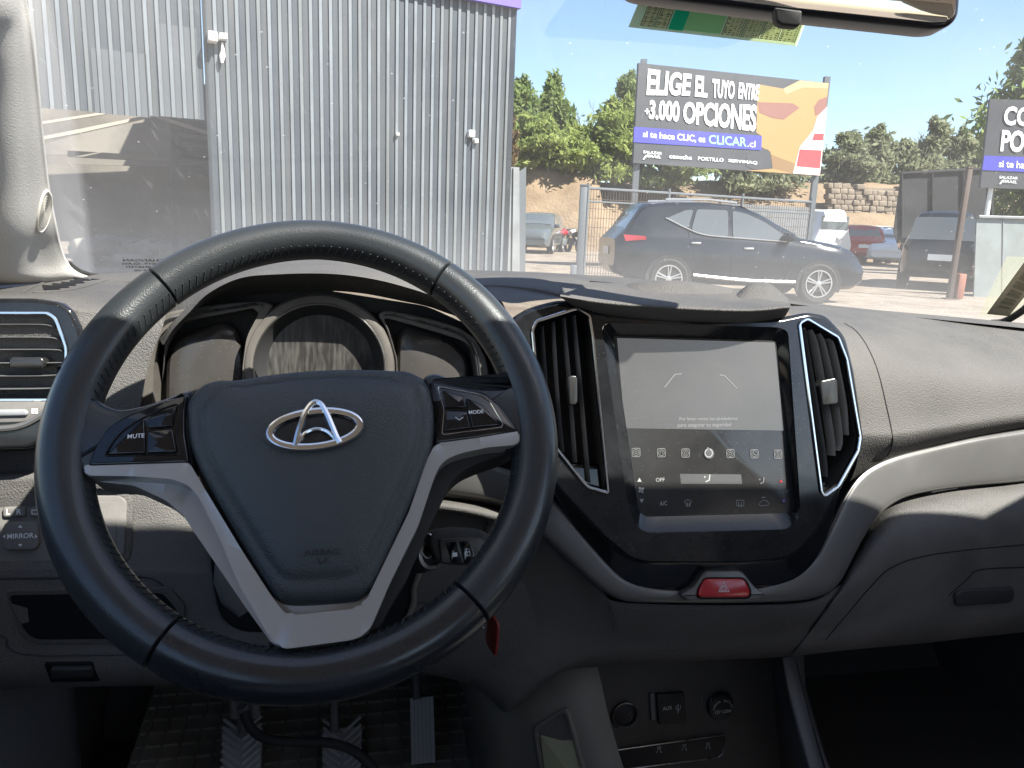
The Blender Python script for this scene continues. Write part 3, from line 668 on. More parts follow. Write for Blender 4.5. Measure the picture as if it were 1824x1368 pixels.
# storage tray and latch on the lower knee panel
TF = kns.frame(150, 1098)
tray = build('storage_tray', prism(TF, rnd(TF.uvs([(8, 1052), (300, 1046), (330, 1080), (322, 1146), (58, 1148), (36, 1132)], .001), .006), -.003, .0012, .001, [rnd(TF.uvs([(14, 1060), (290, 1056), (318, 1090), (310, 1138), (64, 1140), (44, 1126)], .001), .006)], -.001), M['dash2'], knee)
build('tray_floor', prism(TF, rnd(TF.uvs([(12, 1058), (292, 1054), (320, 1090), (312, 1140), (64, 1142), (42, 1128)], .001), .006), -.001, .0004), M['void'], tray)
for pl_ in ([(-140, 1032), (100, 1029), (240, 1027), (282, 1036), (300, 1065), (308, 1100), (312, 1140)], [(-140, 1080), (0, 1130), (14, 1152), (50, 1166), (150, 1167), (270, 1166)]):
    build('seam', tube(kns.line(pl_, 40, .0003), .0009, 5), M['dark'], knee)
HF = kns.frame(124, 1198)
lt_ = build('latch', prism(HF, rnd(HF.uvs([(78, 1183), (164, 1182), (178, 1214), (90, 1216)], .001), .002), -.002, .0012, .001), M['void'], knee)
build('latch_grip', prism(HF, rnd(HF.uvs([(90, 1190), (163, 1189), (166, 1206), (92, 1208)], .004), .002), 0, .006, .0025), M['dark'], lt_)
# steering column and its opening
op = build('column_opening', prism(OF := kns.frame(430, 1040), rnd(OF.uvs([(375, 930), (520, 930), (520, 1128), (430, 1126), (396, 1105), (380, 1040)], .003), .012), -.004, .003, .002), M['void'], dash)
OF2 = krs.frame(700, 1040)
build('column_opening', prism(OF2, rnd(OF2.uvs([(560, 930), (745, 930), (740, 1010), (737, 1062), (720, 1100), (690, 1124), (560, 1130)], .003), .012), -.004, .003, .002), M['void'], dash)
build('opening_lip', tube(krs.line([(748, 1020), (738, 1046), (737, 1070), (725, 1100), (700, 1120), (660, 1128)], 30, .004), .0035, 8), M['olive'], dash)
build('seam', tube(krs.line([(738, 1072), (790, 1077), (840, 1090)], 20, .0005), .0009, 5), M['dark'], dash)
col_a = WF.pt(0, -.012, -.06); col_b = WF.pt(0, -.03, -.26)
cm = tube([col_a, col_a * .7 + col_b * .3, col_b], [.052, .062, .066], 20)
column = build('steering_column', cm, M['dark'], dash)
build('tilt_lever', tube([K(396, 985, .68), K(402, 1030, .675), K(416, 1062, .67), K(436, 1092, .665)], [.006, .011, .012, .006], 10), M['smooth'], column)
igc = K(765, 985, .66); ign = -B_ * .8 + A_ * .45 + C_ * .25; IF_ = Frame(igc, ign)
build('ignition_lock', lathe(IF_, [(.020, -.09), (.020, -.012), (.0165, -.004), (.0165, .0), (.0125, .003), (.0, .003)], 28), M['dark'], column)
build('lock_ring', lathe(IF_, [(.0135, .0), (.0145, .0045), (.0115, .0055), (.0105, .002)], 28), M['satin'], column)

# ---- centre: hood above the screen
ch = [[(1046, 512, .90), (1110, 511, .90), (1215, 514, .90), (1310, 520, .90), (1350, 522, .90), (1400, 536, .88)],
      [(1052, 502, .86), (1110, 505, .86), (1215, 509, .86), (1310, 514, .86), (1352, 515, .86), (1402, 532, .85)],
      [(1022, 516, .79), (1095, 522, .79), (1200, 529, .79), (1305, 533, .79), (1352, 533, .79), (1407, 541, .79)],
      [(1000, 524, .738), (1080, 534, .731), (1180, 541, .729), (1285, 546, .731), (1345, 547, .733), (1408, 543, .739)],
      [(1001, 531, .732), (1078, 545, .726), (1180, 553, .724), (1283, 558, .726), (1345, 558, .728), (1406, 551, .734)],
      [(1022, 545, .752), (1085, 562, .750), (1180, 571, .749), (1280, 575, .750), (1340, 575, .751), (1396, 567, .757)],
      [(1030, 546, .80), (1088, 562, .80), (1180, 571, .80), (1280, 575, .80), (1340, 575, .80), (1392, 567, .80)]]
chm = patch(ch, 7, 7); _m = 5 * 7 + 1; _n = len(chm.v) // _m; chm.f += [tuple(i * _m + _m - 1 for i in range(_n))]
chood = build('screen_hood', chm, M['dash'], dash, ang=60); chs = Surf(chm)
lump = [[(1318, 519, .86), (1335, 508, .85), (1352, 504.5, .85), (1372, 507, .85), (1402, 530, .85)],
        [(1312, 524, .82), (1332, 510, .82), (1353, 507, .82), (1376, 511, .82), (1405, 534, .82)],
        [(1312, 540, .785), (1334, 540, .785), (1355, 540, .785), (1378, 542, .785), (1406, 547, .785)]]
build('speaker_bump', patch(lump, 7, 7), M['dash'], chood)
lid = [[(1105, 508, .87), (1140, 502, .87), (1185, 500, .87), (1240, 503, .87), (1308, 514, .87)],
       [(1108, 511, .84), (1140, 504.5, .835), (1185, 502.5, .83), (1240, 505.5, .835), (1306, 516, .84)],
       [(1115, 529, .80), (1150, 531, .80), (1190, 533, .80), (1240, 536, .80), (1300, 539, .80)]]
build('storage_lid', patch(lid, 6, 7), M['dash'], chood)
# ---- centre stack
SF = tilt_frame(1250, 760, .722, 14)
screen_hole = rnd(SF.uvs([(1072, 581), (1086, 574), (1388, 583), (1404, 590), (1426, 905), (1421, 928), (1402, 943), (1160, 950), (1136, 942), (1119, 905)]), .006, 4)
ven_l = [(948, 588), (955, 572), (1027, 549), (1050, 563), (1056, 600), (1083, 878), (1047, 868), (1040, 861), (980, 785), (958, 700)]
ven_r = [(1423, 576), (1437, 568), (1492, 601), (1507, 640), (1531, 780), (1527, 803), (1492, 866), (1469, 883), (1462, 877)]
hole_l = rnd(SF.uvs(ven_l), .003, 3); hole_r = rnd(SF.uvs(ven_r), .003, 3)
stack_o = [(900, 600), (915, 566), (935, 551), (965, 541), (1000, 533), (1060, 541), (1120, 556), (1250, 570), (1390, 566), (1440, 555), (1474, 561), (1508, 598), (1524, 660), (1541, 782), (1538, 800), (1505, 862), (1464, 940), (1428, 984), (1398, 1000), (1330, 1008), (1150, 1008), (1118, 998), (1078, 964), (1000, 882), (950, 820), (915, 740)]
stack = build('centre_stack', prism(SF, rnd(SF.uvs(stack_o), .008, 4), -.03, 0., .005, [screen_hole, hole_l, hole_r], -.008), M['black'], dash)
low_o = [(960, 820), (985, 880), (1040, 975), (1105, 1040), (1140, 1052), (1380, 1046), (1425, 1030), (1455, 1000), (1478, 950), (1500, 862)]
build('lower_fascia', prism(SF, rnd(SF.uvs(low_o, -.018), .012, 4), -.045, -.018, .003), M['black2'], stack)
for outl, slats, tab in ((ven_l, [[(968, 580), (972, 640), (978, 715)], [(988, 572), (995, 690), (1005, 806)], [(1007, 565), (1018, 690), (1028, 824)], [(1025, 561), (1038, 700), (1052, 860)]], [(1011, 672), (1016, 669), (1025, 669), (1028, 674), (1028, 716), (1024, 721), (1014, 721)]),
                         (ven_r, [[(1432, 585), (1438, 605), (1470, 800), (1474, 850)], [(1446, 587), (1456, 608), (1469, 674), (1486, 777), (1488, 812)], [(1461, 594), (1472, 616), (1493, 714), (1501, 782), (1496, 803)], [(1477, 603), (1488, 619), (1507, 712), (1512, 775)]], [(1459, 682), (1462, 678), (1486, 673), (1490, 678), (1492, 716), (1488, 720), (1464, 722)])):
    O = rnd(SF.uvs(outl), .003, 3)
    v = build('air_vent', prism(SF, off(O, .0003), -.036, -.032), M['void'], dash)
    build('duct', grid_mb(np.array([[SF.pt(*q, w) for q in off(O, .0002)] for w in (-.002, -.034)]), closev=True), M['dark'], v)
    build('vent_frame', ringprism(SF, off(O, -.0015), .0032, -.003, .0026, .0008), M['chrome'], v)
    for s in slats:
        build('slat', fr_tube(SF, cr(np.array(SF.uvs(s, -.002)), 12), -.010, .0085, 8, r2=.0009), M['slat'], v)
    build('tab', prism(SF, rnd(SF.uvs(tab, .001), .0012, 3), -.008, .003, .0014), M['tabp'], v)
# screen
gw = -.011
glass_o = rnd(SF.uvs([(1091, 597), (1383, 606), (1418, 905), (1407, 914), (1150, 921), (1137, 911)], gw), .003, 4)
scr = build('touchscreen', prism(SF, glass_o, gw - .004, gw, .0008), M['screen'], dash)
bev = MB()
def resamp(P, n):
    P = np.vstack([P, P[:1]]); d = np.r_[0, np.cumsum(np.linalg.norm(np.diff(P, axis=0), axis=1))]
    t = np.linspace(0, d[-1], n, endpoint=False); return np.stack([np.interp(t, d, P[:, 0]), np.interp(t, d, P[:, 1])], -1)
def align(P, n, c):
    P = np.asarray(P); P = P[::-1] if area(P) < 0 else P
    a = np.linspace(-pi, pi, n, endpoint=False); Q = resamp(P, 2000) - c; an = np.arctan2(Q[:, 1], Q[:, 0]); return np.array([Q[np.argmin(np.abs(np.angle(np.exp(1j * (an - t)))))] for t in a]) + c
cen = np.mean(glass_o, 0)
bevm = grid_mb(np.array([[SF.pt(*q, w) for q in align(P, 240, cen)] for P, w in ((screen_hole, -.0002), (off(screen_hole, .001), -.0014), (off(glass_o, .0003), gw + .0004))]), closev=True)
build('screen_surround', bevm, M['black'], stack, ang=50)
lw_ = gw + .0003
lcd = [(1099, 602), (1380, 610), (1396, 767), (1113, 763)]
L4 = SF.uvs(lcd, lw_)
build('display', MB().add([SF.pt(*q, lw_) for q in L4], [(0, 1, 2, 3)]), M['lcd'], scr, flat=True)
g = MB(); iw = lw_ + .0004
def sline(pts, r=.00035): return fr_tube(SF, [SF.uv(p[0], p[1], iw) for p in pts], iw, .0001, 4, r2=r)
for pts in ([(1184, 690), (1202, 667), (1214, 666)], [(1282, 668), (1290, 669), (1313, 692)]): g.join(sline(pts))
g.join(text_on(SF, 'Por favor revise los alrededores', *SF.uv(1262, 746, iw), iw, .0052, rot=-.005))
g.join(text_on(SF, 'para asegurar su seguridad', *SF.uv(1255, 757, iw), iw, .0058, rot=-.005))
pieces('display_image', g, M['lcd_print'], scr, .006)
ic = MB()
for i, x in enumerate((1133, 1178, 1221, 1262, 1301, 1344, 1386)):
    y = 806 + (x - 1133) * .012; c = SF.uv(x, y, iw); r = .0044
    if i == 3: continue
    sq = rnd(np.array([(c[0] - r, c[1] - r), (c[0] + r, c[1] - r), (c[0] + r, c[1] + r), (c[0] - r, c[1] + r)]), .0018)
    ic.join(fr_tube(SF, sq, iw, .0001, 4, True, r2=.0004)).join(fr_tube(SF, ell(*c, .0032, .0032, 20), iw, .0001, 4, True, r2=.0003))
    if i == 1: ic.join(fr_tube(SF, c + np.array([(-.0013, -.0015), (-.0013, .0014), (.0013, .0018), (.0013, -.0011)]), iw, .0001, 4, r2=.0003))
    elif i == 5: ic.join(fr_tube(SF, c + np.array([(-.0015, .0015), (-.0005, -.0004), (.0016, -.0014)]), iw, .0001, 4, r2=.0005))
    else: ic.join(fr_tube(SF, ell(*c, .0014, .0014, 12), iw, .0001, 4, True, r2=.0003))
wpr = MB()
c = SF.uv(1176, 854, iw)
wpr.join(text_on(SF, 'OFF', *SF.uv(1176, 855, iw), iw, .0058)); wpr.join(text_on(SF, 'A/C', *SF.uv(1182, 897, iw), iw, .0064, bold=.0001, xs=.8))
ic.join(text_on(SF, 'TEMP', *SF.uv(1395, 876, iw), iw, .0056))
def tri(x, y, s, up, m): return m.add([SF.pt(*SF.uv(x + a * s, y + (b if up else -b) * s, iw), iw) for a, b in ((-1, .8), (1, .8), (0, -1))], [(0, 1, 2)])
tri(1139, 855, 4, True, wpr); tri(1143, 892, 4, False, wpr)
c = SF.uv(1142, 873, iw)
for k in range(4):
    t = k * pi / 2 + .5; wpr.join(prism(SF, ell(c[0] + .0021 * cos(t), c[1] + .0021 * sin(t), .0019, .0012, 12, t + .6), iw - .0002, iw))
def seat(x, y, s, m):
    m.join(sline([(x + 4 * s, y - 7 * s), (x + 3 * s, y + 2 * s), (x - 3 * s, y + 5 * s)], .0007 * s)); m.join(prism(SF, ell(*SF.uv(x - 4 * s, y - 3 * s, iw), .0009 * s, .0009 * s, 10), iw - .0002, iw))
seat(1260, 853, 1.1, wpr); seat(1357, 857, .95, ic)
fan = [(1219, 892), (1225, 890), (1232, 892), (1229, 900), (1222, 900)]
wpr.join(fr_tube(SF, SF.uvs(fan, iw), iw, .0001, 4, True, r2=.0003)); wpr.join(sline([(1224, 894), (1224, 903)])).join(sline([(1228, 894), (1228, 903)]))
wpr.join(fr_tube(SF, rnd(SF.uvs([(1312, 891), (1325, 891), (1325, 901), (1312, 901)], iw), .0008), iw, .0001, 4, True, r2=.0003)).join(sline([(1316, 894), (1316, 903)])).join(sline([(1321, 894), (1321, 903)]))
wpr.join(fr_tube(SF, SF.uvs([(1352, 899), (1354, 895), (1359, 891), (1366, 892), (1370, 897), (1368, 900), (1355, 901)], iw), iw, .0001, 4, True, r2=.0003))
wpr.join(sline([(1357, 886), (1363, 886)], .0005))
pieces('symbol_print', wpr, M['dimw'], scr, .004); pieces('dim_symbol_print', ic, M['dimp'], scr, .004)
build('power_knob', prism(SF, ell(*SF.uv(1263, 808, iw), .0058, .0058, 32), iw - .0005, iw + .0004, .0002), M['lcd'], scr)
pk = fr_tube(SF, ell(*SF.uv(1262, 807, iw), .0042, .0042, 30, 0, pi / 2 + .35, pi / 2 + 2 * pi - .35, True), iw + .0006, .0002, 5, r2=.0005); pk.join(sline([(1261, 797), (1261, 803)], .0005))
build('power_symbol', pk, M['dimw'], scr)
build('climate_bar', MB().add([SF.pt(*SF.uv(*p, lw_), lw_) for p in [(1211, 844), (1320, 845), (1322, 862), (1213, 862)]], [(0, 1, 2, 3)]), M['lcd_bar'], scr, flat=True)
tm = MB(); tri(1391, 857, 2.6, True, tm); build('warm_arrow', tm, M['red'], scr)
tm = MB(); tri(1396, 893, 3, False, tm); build('cool_arrow', tm, M['violet'], scr)

# ---- silver trim strip with the hazard switch
up = [(1980, 740, .83), (1824, 765, .80), (1740, 779, .785), (1660, 797, .77), (1600, 812, .757), (1560, 828, .747), (1530, 850, .737), (1505, 885, .727), (1478, 940, .716), (1455, 985, .710), (1430, 1010, .706), (1395, 1030, .703), (1345, 1048, .701), (1285, 1052, .70), (1225, 1052, .70), (1160, 1046, .70), (1125, 1036, .702), (1098, 1018, .704), (1050, 965, .712), (1000, 905, .722), (960, 868, .735), (915, 843, .75), (870, 828, .762), (830, 818, .77), (760, 808, .785), (690, 806, .80)]
lo = [(1980, 838, .82), (1824, 857, .79), (1740, 864, .777), (1680, 871, .765), (1630, 880, .752), (1598, 892, .744), (1568, 914, .734), (1545, 945, .724), (1518, 995, .713), (1497, 1035, .707), (1470, 1058, .703), (1425, 1069, .70), (1345, 1073, .698), (1288, 1074, .697), (1230, 1074, .697), (1150, 1073, .697), (1108, 1069, .699), (1070, 1050, .701), (1022, 1008, .708), (972, 960, .718), (940, 930, .73), (910, 906, .745), (870, 892, .757), (830, 884, .765), (760, 876, .78), (690, 874, .795)]
mid = lambda t, d: [tuple(np.array(p) * (1 - t) + np.array(q) * t + np.array([0, 0, d])) for p, q in zip(up, lo)]
stm = patch([mid(-.03, .03), mid(0, .003), mid(.05, -.001), mid(.14, -.003), mid(.5, -.004), mid(.86, -.003), mid(.96, 0.), mid(1., .004), mid(1.02, .03)], 3, 4)
strip = build('trim_strip', stm, M['silver'], dash, ang=50)
HZ = tilt_frame(1290, 1045, .6875, 16)
hz = build('hazard_switch', prism(HZ, rnd(HZ.uvs([(1212, 1060), (1236, 1046), (1256, 1016), (1314, 1015), (1324, 1018), (1346, 1046), (1366, 1058), (1350, 1071), (1226, 1072)]), .004), -.02, 0., .003), M['silver'], dash)
build('button_gap', prism(HZ, rnd(HZ.uvs([(1240, 1063), (1241, 1050), (1252, 1031), (1258, 1028), (1322, 1028), (1329, 1032), (1338, 1050), (1338, 1062), (1331, 1067), (1246, 1067)]), .003), -.01, .0006), M['void'], hz)
build('button', prism(HZ, rnd(HZ.uvs([(1243, 1061), (1244, 1051), (1253, 1034), (1259, 1031), (1321, 1031), (1327, 1034), (1335, 1051), (1335, 1061), (1329, 1064), (1248, 1064)], .002), .003), -.01, .0035, .0018), M['red'], hz)
hs = fr_tube(HZ, HZ.uvs([(1280, 1054), (1299, 1054), (1289, 1037)], .0038), .0038, .0003, 5, True, r2=.0006)
hs.join(fr_tube(HZ, HZ.uvs([(1284, 1051.5), (1294.5, 1051.5), (1289, 1043)], .0038), .0038, .0003, 5, True, r2=.0006))
build('hazard_symbol', hs, M['white'], hz)

# ---- right dash
rt = [[(1375, 553, 1.15), (1490, 560, 1.2), (1600, 570, 1.2), (1720, 580, 1.2), (1850, 591, 1.2), (1990, 603, 1.2)],
      [(1378, 545, .97), (1490, 546, 1.0), (1600, 556, 1.0), (1720, 567, 1.01), (1850, 579, 1.03), (1990, 591, 1.05)],
      [(1404, 556, .845), (1500, 574, .85), (1620, 600, .87), (1740, 615, .89), (1860, 625, .91), (1990, 634, .94)],
      [(1500, 640, .765), (1550, 650, .775), (1650, 660, .79), (1760, 668, .81), (1870, 672, .83), (1990, 676, .85)],
      [(1520, 750, .742), (1580, 752, .752), (1670, 742, .768), (1770, 730, .785), (1870, 720, .805), (1990, 708, .83)],
      [(1530, 785, .740), (1590, 783, .749), (1680, 769, .765), (1775, 755, .782), (1870, 743, .80), (1990, 727, .825)],
      [(1525, 830, .765), (1592, 815, .775), (1680, 795, .79), (1775, 775, .805), (1870, 760, .825), (1990, 744, .845)],
      [(1500, 890, .80), (1592, 850, .80), (1680, 830, .81), (1775, 810, .82), (1870, 790, .84), (1990, 775, .86)]]
rtm = patch(rt, 7, 7); rpad = build('passenger_pad', rtm, M['dash'], dash, ang=50); rts = Surf(rtm)
build('seam', tube(rts.line([(1504, 576), (1525, 590), (1545, 618), (1563, 660), (1578, 720), (1590, 783), (1581, 812)], 40, .0001), .0008, 5), M['dark'], rpad)
cp = [[(872, 905, .765), (935, 925, .75), (972, 965, .735), (1022, 1012, .722), (1075, 1056, .712), (1110, 1073, .708), (1288, 1078, .706), (1440, 1072, .709), (1500, 1040, .716)],
      [(866, 960, .757), (930, 975, .745), (975, 1005, .73), (1030, 1040, .72), (1080, 1075, .71), (1115, 1090, .707), (1288, 1093, .705), (1445, 1085, .707), (1494, 1060, .712)],
      [(860, 1070, .75), (915, 1085, .74), (965, 1105, .73), (1030, 1125, .722), (1080, 1133, .718), (1120, 1138, .716), (1288, 1135, .716), (1440, 1115, .715), (1482, 1095, .716)],
      [(835, 1207, .745), (875, 1236, .735), (908, 1258, .727), (960, 1222, .727), (1010, 1193, .73), (1060, 1186, .735), (1250, 1175, .745), (1395, 1168, .74), (1420, 1163, .738)],
      [(838, 1204, .83), (878, 1232, .82), (908, 1254, .82), (960, 1219, .82), (1010, 1191, .83), (1060, 1184, .85), (1250, 1173, .90), (1395, 1166, .88), (1420, 1161, .87)]]
cpm = patch(cp, 6, 6); build('centre_panel', cpm, M['dash2'], dash, ang=50)
gb = [[(1478, 1068, .735), (1515, 1000, .748), (1550, 938, .757), (1596, 896, .765), (1680, 874, .783), (1780, 862, .80), (1900, 848, .815), (2040, 832, .84)],
      [(1486, 1064, .715), (1520, 1005, .722), (1560, 950, .73), (1606, 915, .737), (1686, 894, .75), (1785, 880, .765), (1900, 866, .78), (2040, 848, .805)],
      [(1482, 1072, .706), (1522, 1025, .709), (1568, 975, .713), (1620, 945, .718), (1694, 925, .73), (1790, 912, .745), (1900, 900, .76), (2040, 885, .785)],
      [(1470, 1090, .706), (1518, 1058, .706), (1574, 1020, .708), (1632, 990, .712), (1702, 970, .722), (1796, 958, .737), (1900, 948, .752), (2040, 935, .778)],
      [(1440, 1130, .716), (1506, 1106, .713), (1582, 1078, .714), (1645, 1058, .718), (1712, 1042, .728), (1803, 1030, .742), (1900, 1020, .757), (2040, 1008, .78)],
      [(1410, 1168, .738), (1496, 1157, .733), (1590, 1147, .733), (1655, 1140, .737), (1722, 1132, .745), (1812, 1122, .757), (1900, 1112, .77), (2040, 1098, .79)],
      [(1412, 1164, .87), (1496, 1154, .87), (1590, 1144, .87), (1655, 1137, .87), (1722, 1129, .88), (1812, 1119, .89), (1900, 1109, .9), (2040, 1095, .92)]]
gbm = patch(gb, 6, 6); glove = build('glove_box', gbm, M['dash_g'], dash, ang=50); gbs = Surf(gbm)
for q in ([(1905, 960), (1824, 970), (1720, 980), (1640, 992), (1590, 1010), (1555, 1040), (1470, 1140)], [(1905, 1005), (1824, 1010), (1745, 1015), (1722, 1032), (1690, 1060)]):
    build('seam', tube(gbs.line(q, 40, .0001), .0007, 5), M['void'], glove)
GF = gbs.frame(1752, 1066)
build('handle', prism(GF, rnd(GF.uvs([(1700, 1058), (1712, 1050), (1805, 1046), (1806, 1066), (1796, 1074), (1704, 1080)], .003), .004), -.003, .005, .003), M['dark'], glove)
# ================================================================== CONSOLE
con = thing('centre_console', 'dark lower console with sockets and switch row below the dashboard', 'console', K(1200, 1300, .8))
olm = patch([[(800, 1190, 1.0), (824, 1198, .82), (908, 1236, .765), (1000, 1188, .752), (1062, 1178, .752)],
             [(828, 1240, 1.0), (836, 1245, .815), (915, 1262, .755), (1010, 1235, .732), (1074, 1230, .732)],
             [(846, 1300, 1.0), (850, 1300, .80), (930, 1310, .74), (1030, 1295, .71), (1088, 1290, .71)],
             [(862, 1420, 1.0), (866, 1420, .78), (955, 1420, .715), (1070, 1420, .67), (1126, 1420, .67)]], 7, 6)
side = build('side_panel', olm, M['olive'], con, ang=50); ols = Surf(olm)
PF = ols.frame(1000, 1320)
pk = [(949, 1302), (954, 1292), (1000, 1263), (1008, 1261), (1015, 1270), (1056, 1420), (968, 1420)]
pin = [(957, 1305), (961, 1296), (1000, 1270), (1006, 1270), (1010, 1276), (1048, 1420), (975, 1420)]
pkt = build('side_pocket', prism(PF, rnd(PF.uvs(pk, .003), .004), -.004, .0035, .002, [rnd(PF.uvs(pin, .0035), .003)], 0.), M['olive'], con)
build('pocket_floor', prism(PF, rnd(PF.uvs([(957, 1305), (961, 1296), (1000, 1270), (1006, 1270), (1010, 1276), (1023, 1322), (1000, 1320), (962, 1308)], .001), .002), -.004, .0009), M['dash2'], pkt)
build('pocket_lining', prism(PF, rnd(PF.uvs([(962, 1309), (1000, 1319), (1020, 1318), (1048, 1420), (975, 1420)], .001), .002), -.004, .0018, .0012), M['olive2'], pkt)
XF = tilt_frame(1210, 1280, .86, 8)
face = build('socket_panel', prism(XF, XF.uvs([(1050, 1150), (1430, 1150), (1450, 1450), (1080, 1450)]), -.02, 0.), M['dash2'], con)
build('inner_wall', patch([[(1062, 1178, .752), (1074, 1230, .732), (1088, 1290, .71), (1126, 1420, .67)], [(1058, 1172, .87), (1072, 1228, .87), (1086, 1290, .87), (1120, 1440, .87)]], 3, 5), M['dash2'], con)
build('inner_wall', patch([[(1392, 1172, .752), (1402, 1230, .72), (1418, 1300, .69), (1452, 1420, .65)], [(1374, 1160, .87), (1378, 1230, .87), (1382, 1300, .87), (1392, 1440, .87)]], 3, 5), M['dash2'], con)
s1 = build('lighter_socket', lathe(XF, [(.0180, 0), (.0182, .004), (.0165, .005), (.0150, .004), (.0148, .001), (.013, .002), (0., .003)], 36, *XF.uv(1112, 1272)), M['dark'], con)
build('socket_ring', lathe(XF, [(.0182, .0042), (.0170, .0052), (.0163, .0045)], 36, *XF.uv(1112, 1272)), M['satin'], s1)
sy = fr_tube(XF, XF.uvs([(1114, 1281), (1124, 1268)], .0035), .0035, .0011, 5, r2=.0004); sy.join(fr_tube(XF, XF.uvs([(1122, 1284), (1124, 1276)], .0035), .0035, .0008, 5, r2=.0004))
build('symbol_print', sy, M['white'], s1)
s2 = build('aux_socket', prism(XF, rnd(XF.uvs([(1169, 1236), (1219, 1233), (1223, 1288), (1173, 1291)], .004), .003), 0, .005, .0018), M['dark'], con)
build('cap_hinge', prism(XF, rnd(XF.uvs([(1157, 1236), (1166, 1236), (1168, 1284), (1160, 1284)], .004), .001), 0, .004, .0012), M['slat'], s2)
tx = text_on(XF, 'AUX', *XF.uv(1189, 1262, .0055), .0053, .0075, rot=.05, xs=.85); 
tx.join(fr_tube(XF, XF.uvs([(1208, 1270), (1208, 1254)], .0053), .0053, .0005, 4)).join(fr_tube(XF, XF.uvs([(1204, 1257), (1204, 1262), (1208, 1266)], .0053), .0053, .0004, 4)).join(fr_tube(XF, XF.uvs([(1212, 1256), (1212, 1262), (1208, 1265)], .0053), .0053, .0004, 4))
pieces('symbol_print', tx, M['white'], s2, .0022)
c12 = XF.uv(1283, 1258, .004)
s3 = build('power_socket', lathe(XF, [(.0195, 0), (.0195, .006), (.0175, .009), (.010, .0102), (0, .0105)], 36, *c12), M['dark'], con)
build('cap_rib', fr_tube(XF, XF.uvs([(1251, 1240), (1249, 1256)], .003), .003, .0009, 5).join(fr_tube(XF, XF.uvs([(1267, 1243), (1265, 1257)], .008), .008, .0007, 5)), M['slat'], s3)
tx = text_on(XF, '12V 120W', *XF.uv(1288, 1268, .0108), .0106, .0068, xs=.85)
for i, ch in enumerate('POWER OUTLET'):
    t = pi * .97 - i * pi * .94 / 11; tx.join(text_on(XF, ch, c12[0] + .0135 * cos(t) + .001, c12[1] - .001 + .0115 * sin(t), .0103, .0042, rot=t - pi / 2))
build('lettering', tx, M['white'], s3)
s4 = build('switch_row', prism(XF, rnd(XF.uvs([(1102, 1336), (1290, 1311), (1288, 1340), (1280, 1347), (1112, 1368)], .004), .002), 0, .004, .0012), M['dark'], con)
build('row_edge', fr_tube(XF, XF.uvs([(1100, 1336), (1292, 1309), (1287, 1343), (1280, 1348)], .0045), .0045, .0009, 6), M['satin'], s4)
build('row_edge', fr_tube(XF, XF.uvs([(1110, 1371), (1281, 1349)], .0045), .0045, .0009, 6), M['satin'], s4)
sy = MB()
for x, y in ((1174, 1335), (1219, 1331), (1261, 1328)):
    sy.join(fr_tube(XF, ell(*XF.uv(x, y - 3, .0046), .0024, .0016, 12), .0046, .0004, 4, True)).join(fr_tube(XF, XF.uvs([(x - 4, y + 6), (x - 2, y + 1)], .0046), .0046, .0004, 4)).join(fr_tube(XF, XF.uvs([(x + 4, y + 6), (x + 2, y + 1)], .0046), .0046, .0004, 4))
pieces('symbol_print', sy, M['white'], s4, .004)
# padded rail on the passenger side
rl = [[(1374, 1176, .80), (1384, 1230, .76), (1404, 1310, .71), (1436, 1420, .66)], [(1388, 1172, .765), (1398, 1230, .735), (1418, 1310, .69), (1450, 1420, .64)],
      [(1396, 1171, .758), (1408, 1230, .728), (1430, 1310, .683), (1462, 1420, .634)], [(1412, 1170, .762), (1428, 1230, .732), (1450, 1310, .688), (1484, 1420, .64)],
      [(1416, 1171, .79), (1433, 1230, .76), (1456, 1310, .72), (1492, 1420, .67)], [(1420, 1176, 1.0), (1440, 1240, 1.0), (1468, 1330, 1.0), (1506, 1440, 1.0)]]
build('console_rail', patch(rl, 5, 7), M['leather_rail'], con, ang=60)

# ================================================================== FOOTWELL
fl = MB()
fl.add([car(a, b, -.82) for a, b in ((-.42, -1.6), (1.12, -1.6), (1.12, 1.15), (-.42, 1.15))], [(0, 1, 2, 3)])
fl.add([car(a, b, c) for a, b, c in ((-.42, 1.15, -.82), (1.12, 1.15, -.82), (1.12, 1.42, -.45), (-.42, 1.42, -.45), (1.12, 1.42, -.26), (-.42, 1.42, -.26))], [(0, 1, 2, 3), (3, 2, 4, 5)])
fl.add([car(-.415, b, c) for b, c in ((.25, -.82), (1.42, -.82), (1.42, -.26), (.25, -.2))], [(0, 1, 2, 3)])
fl.add([car(1.115, b, c) for b, c in ((.25, -.82), (1.42, -.82), (1.42, -.26), (.25, -.2))], [(0, 1, 2, 3)])
solo('floor', fl, M['carpet'], None, None, kind='structure')
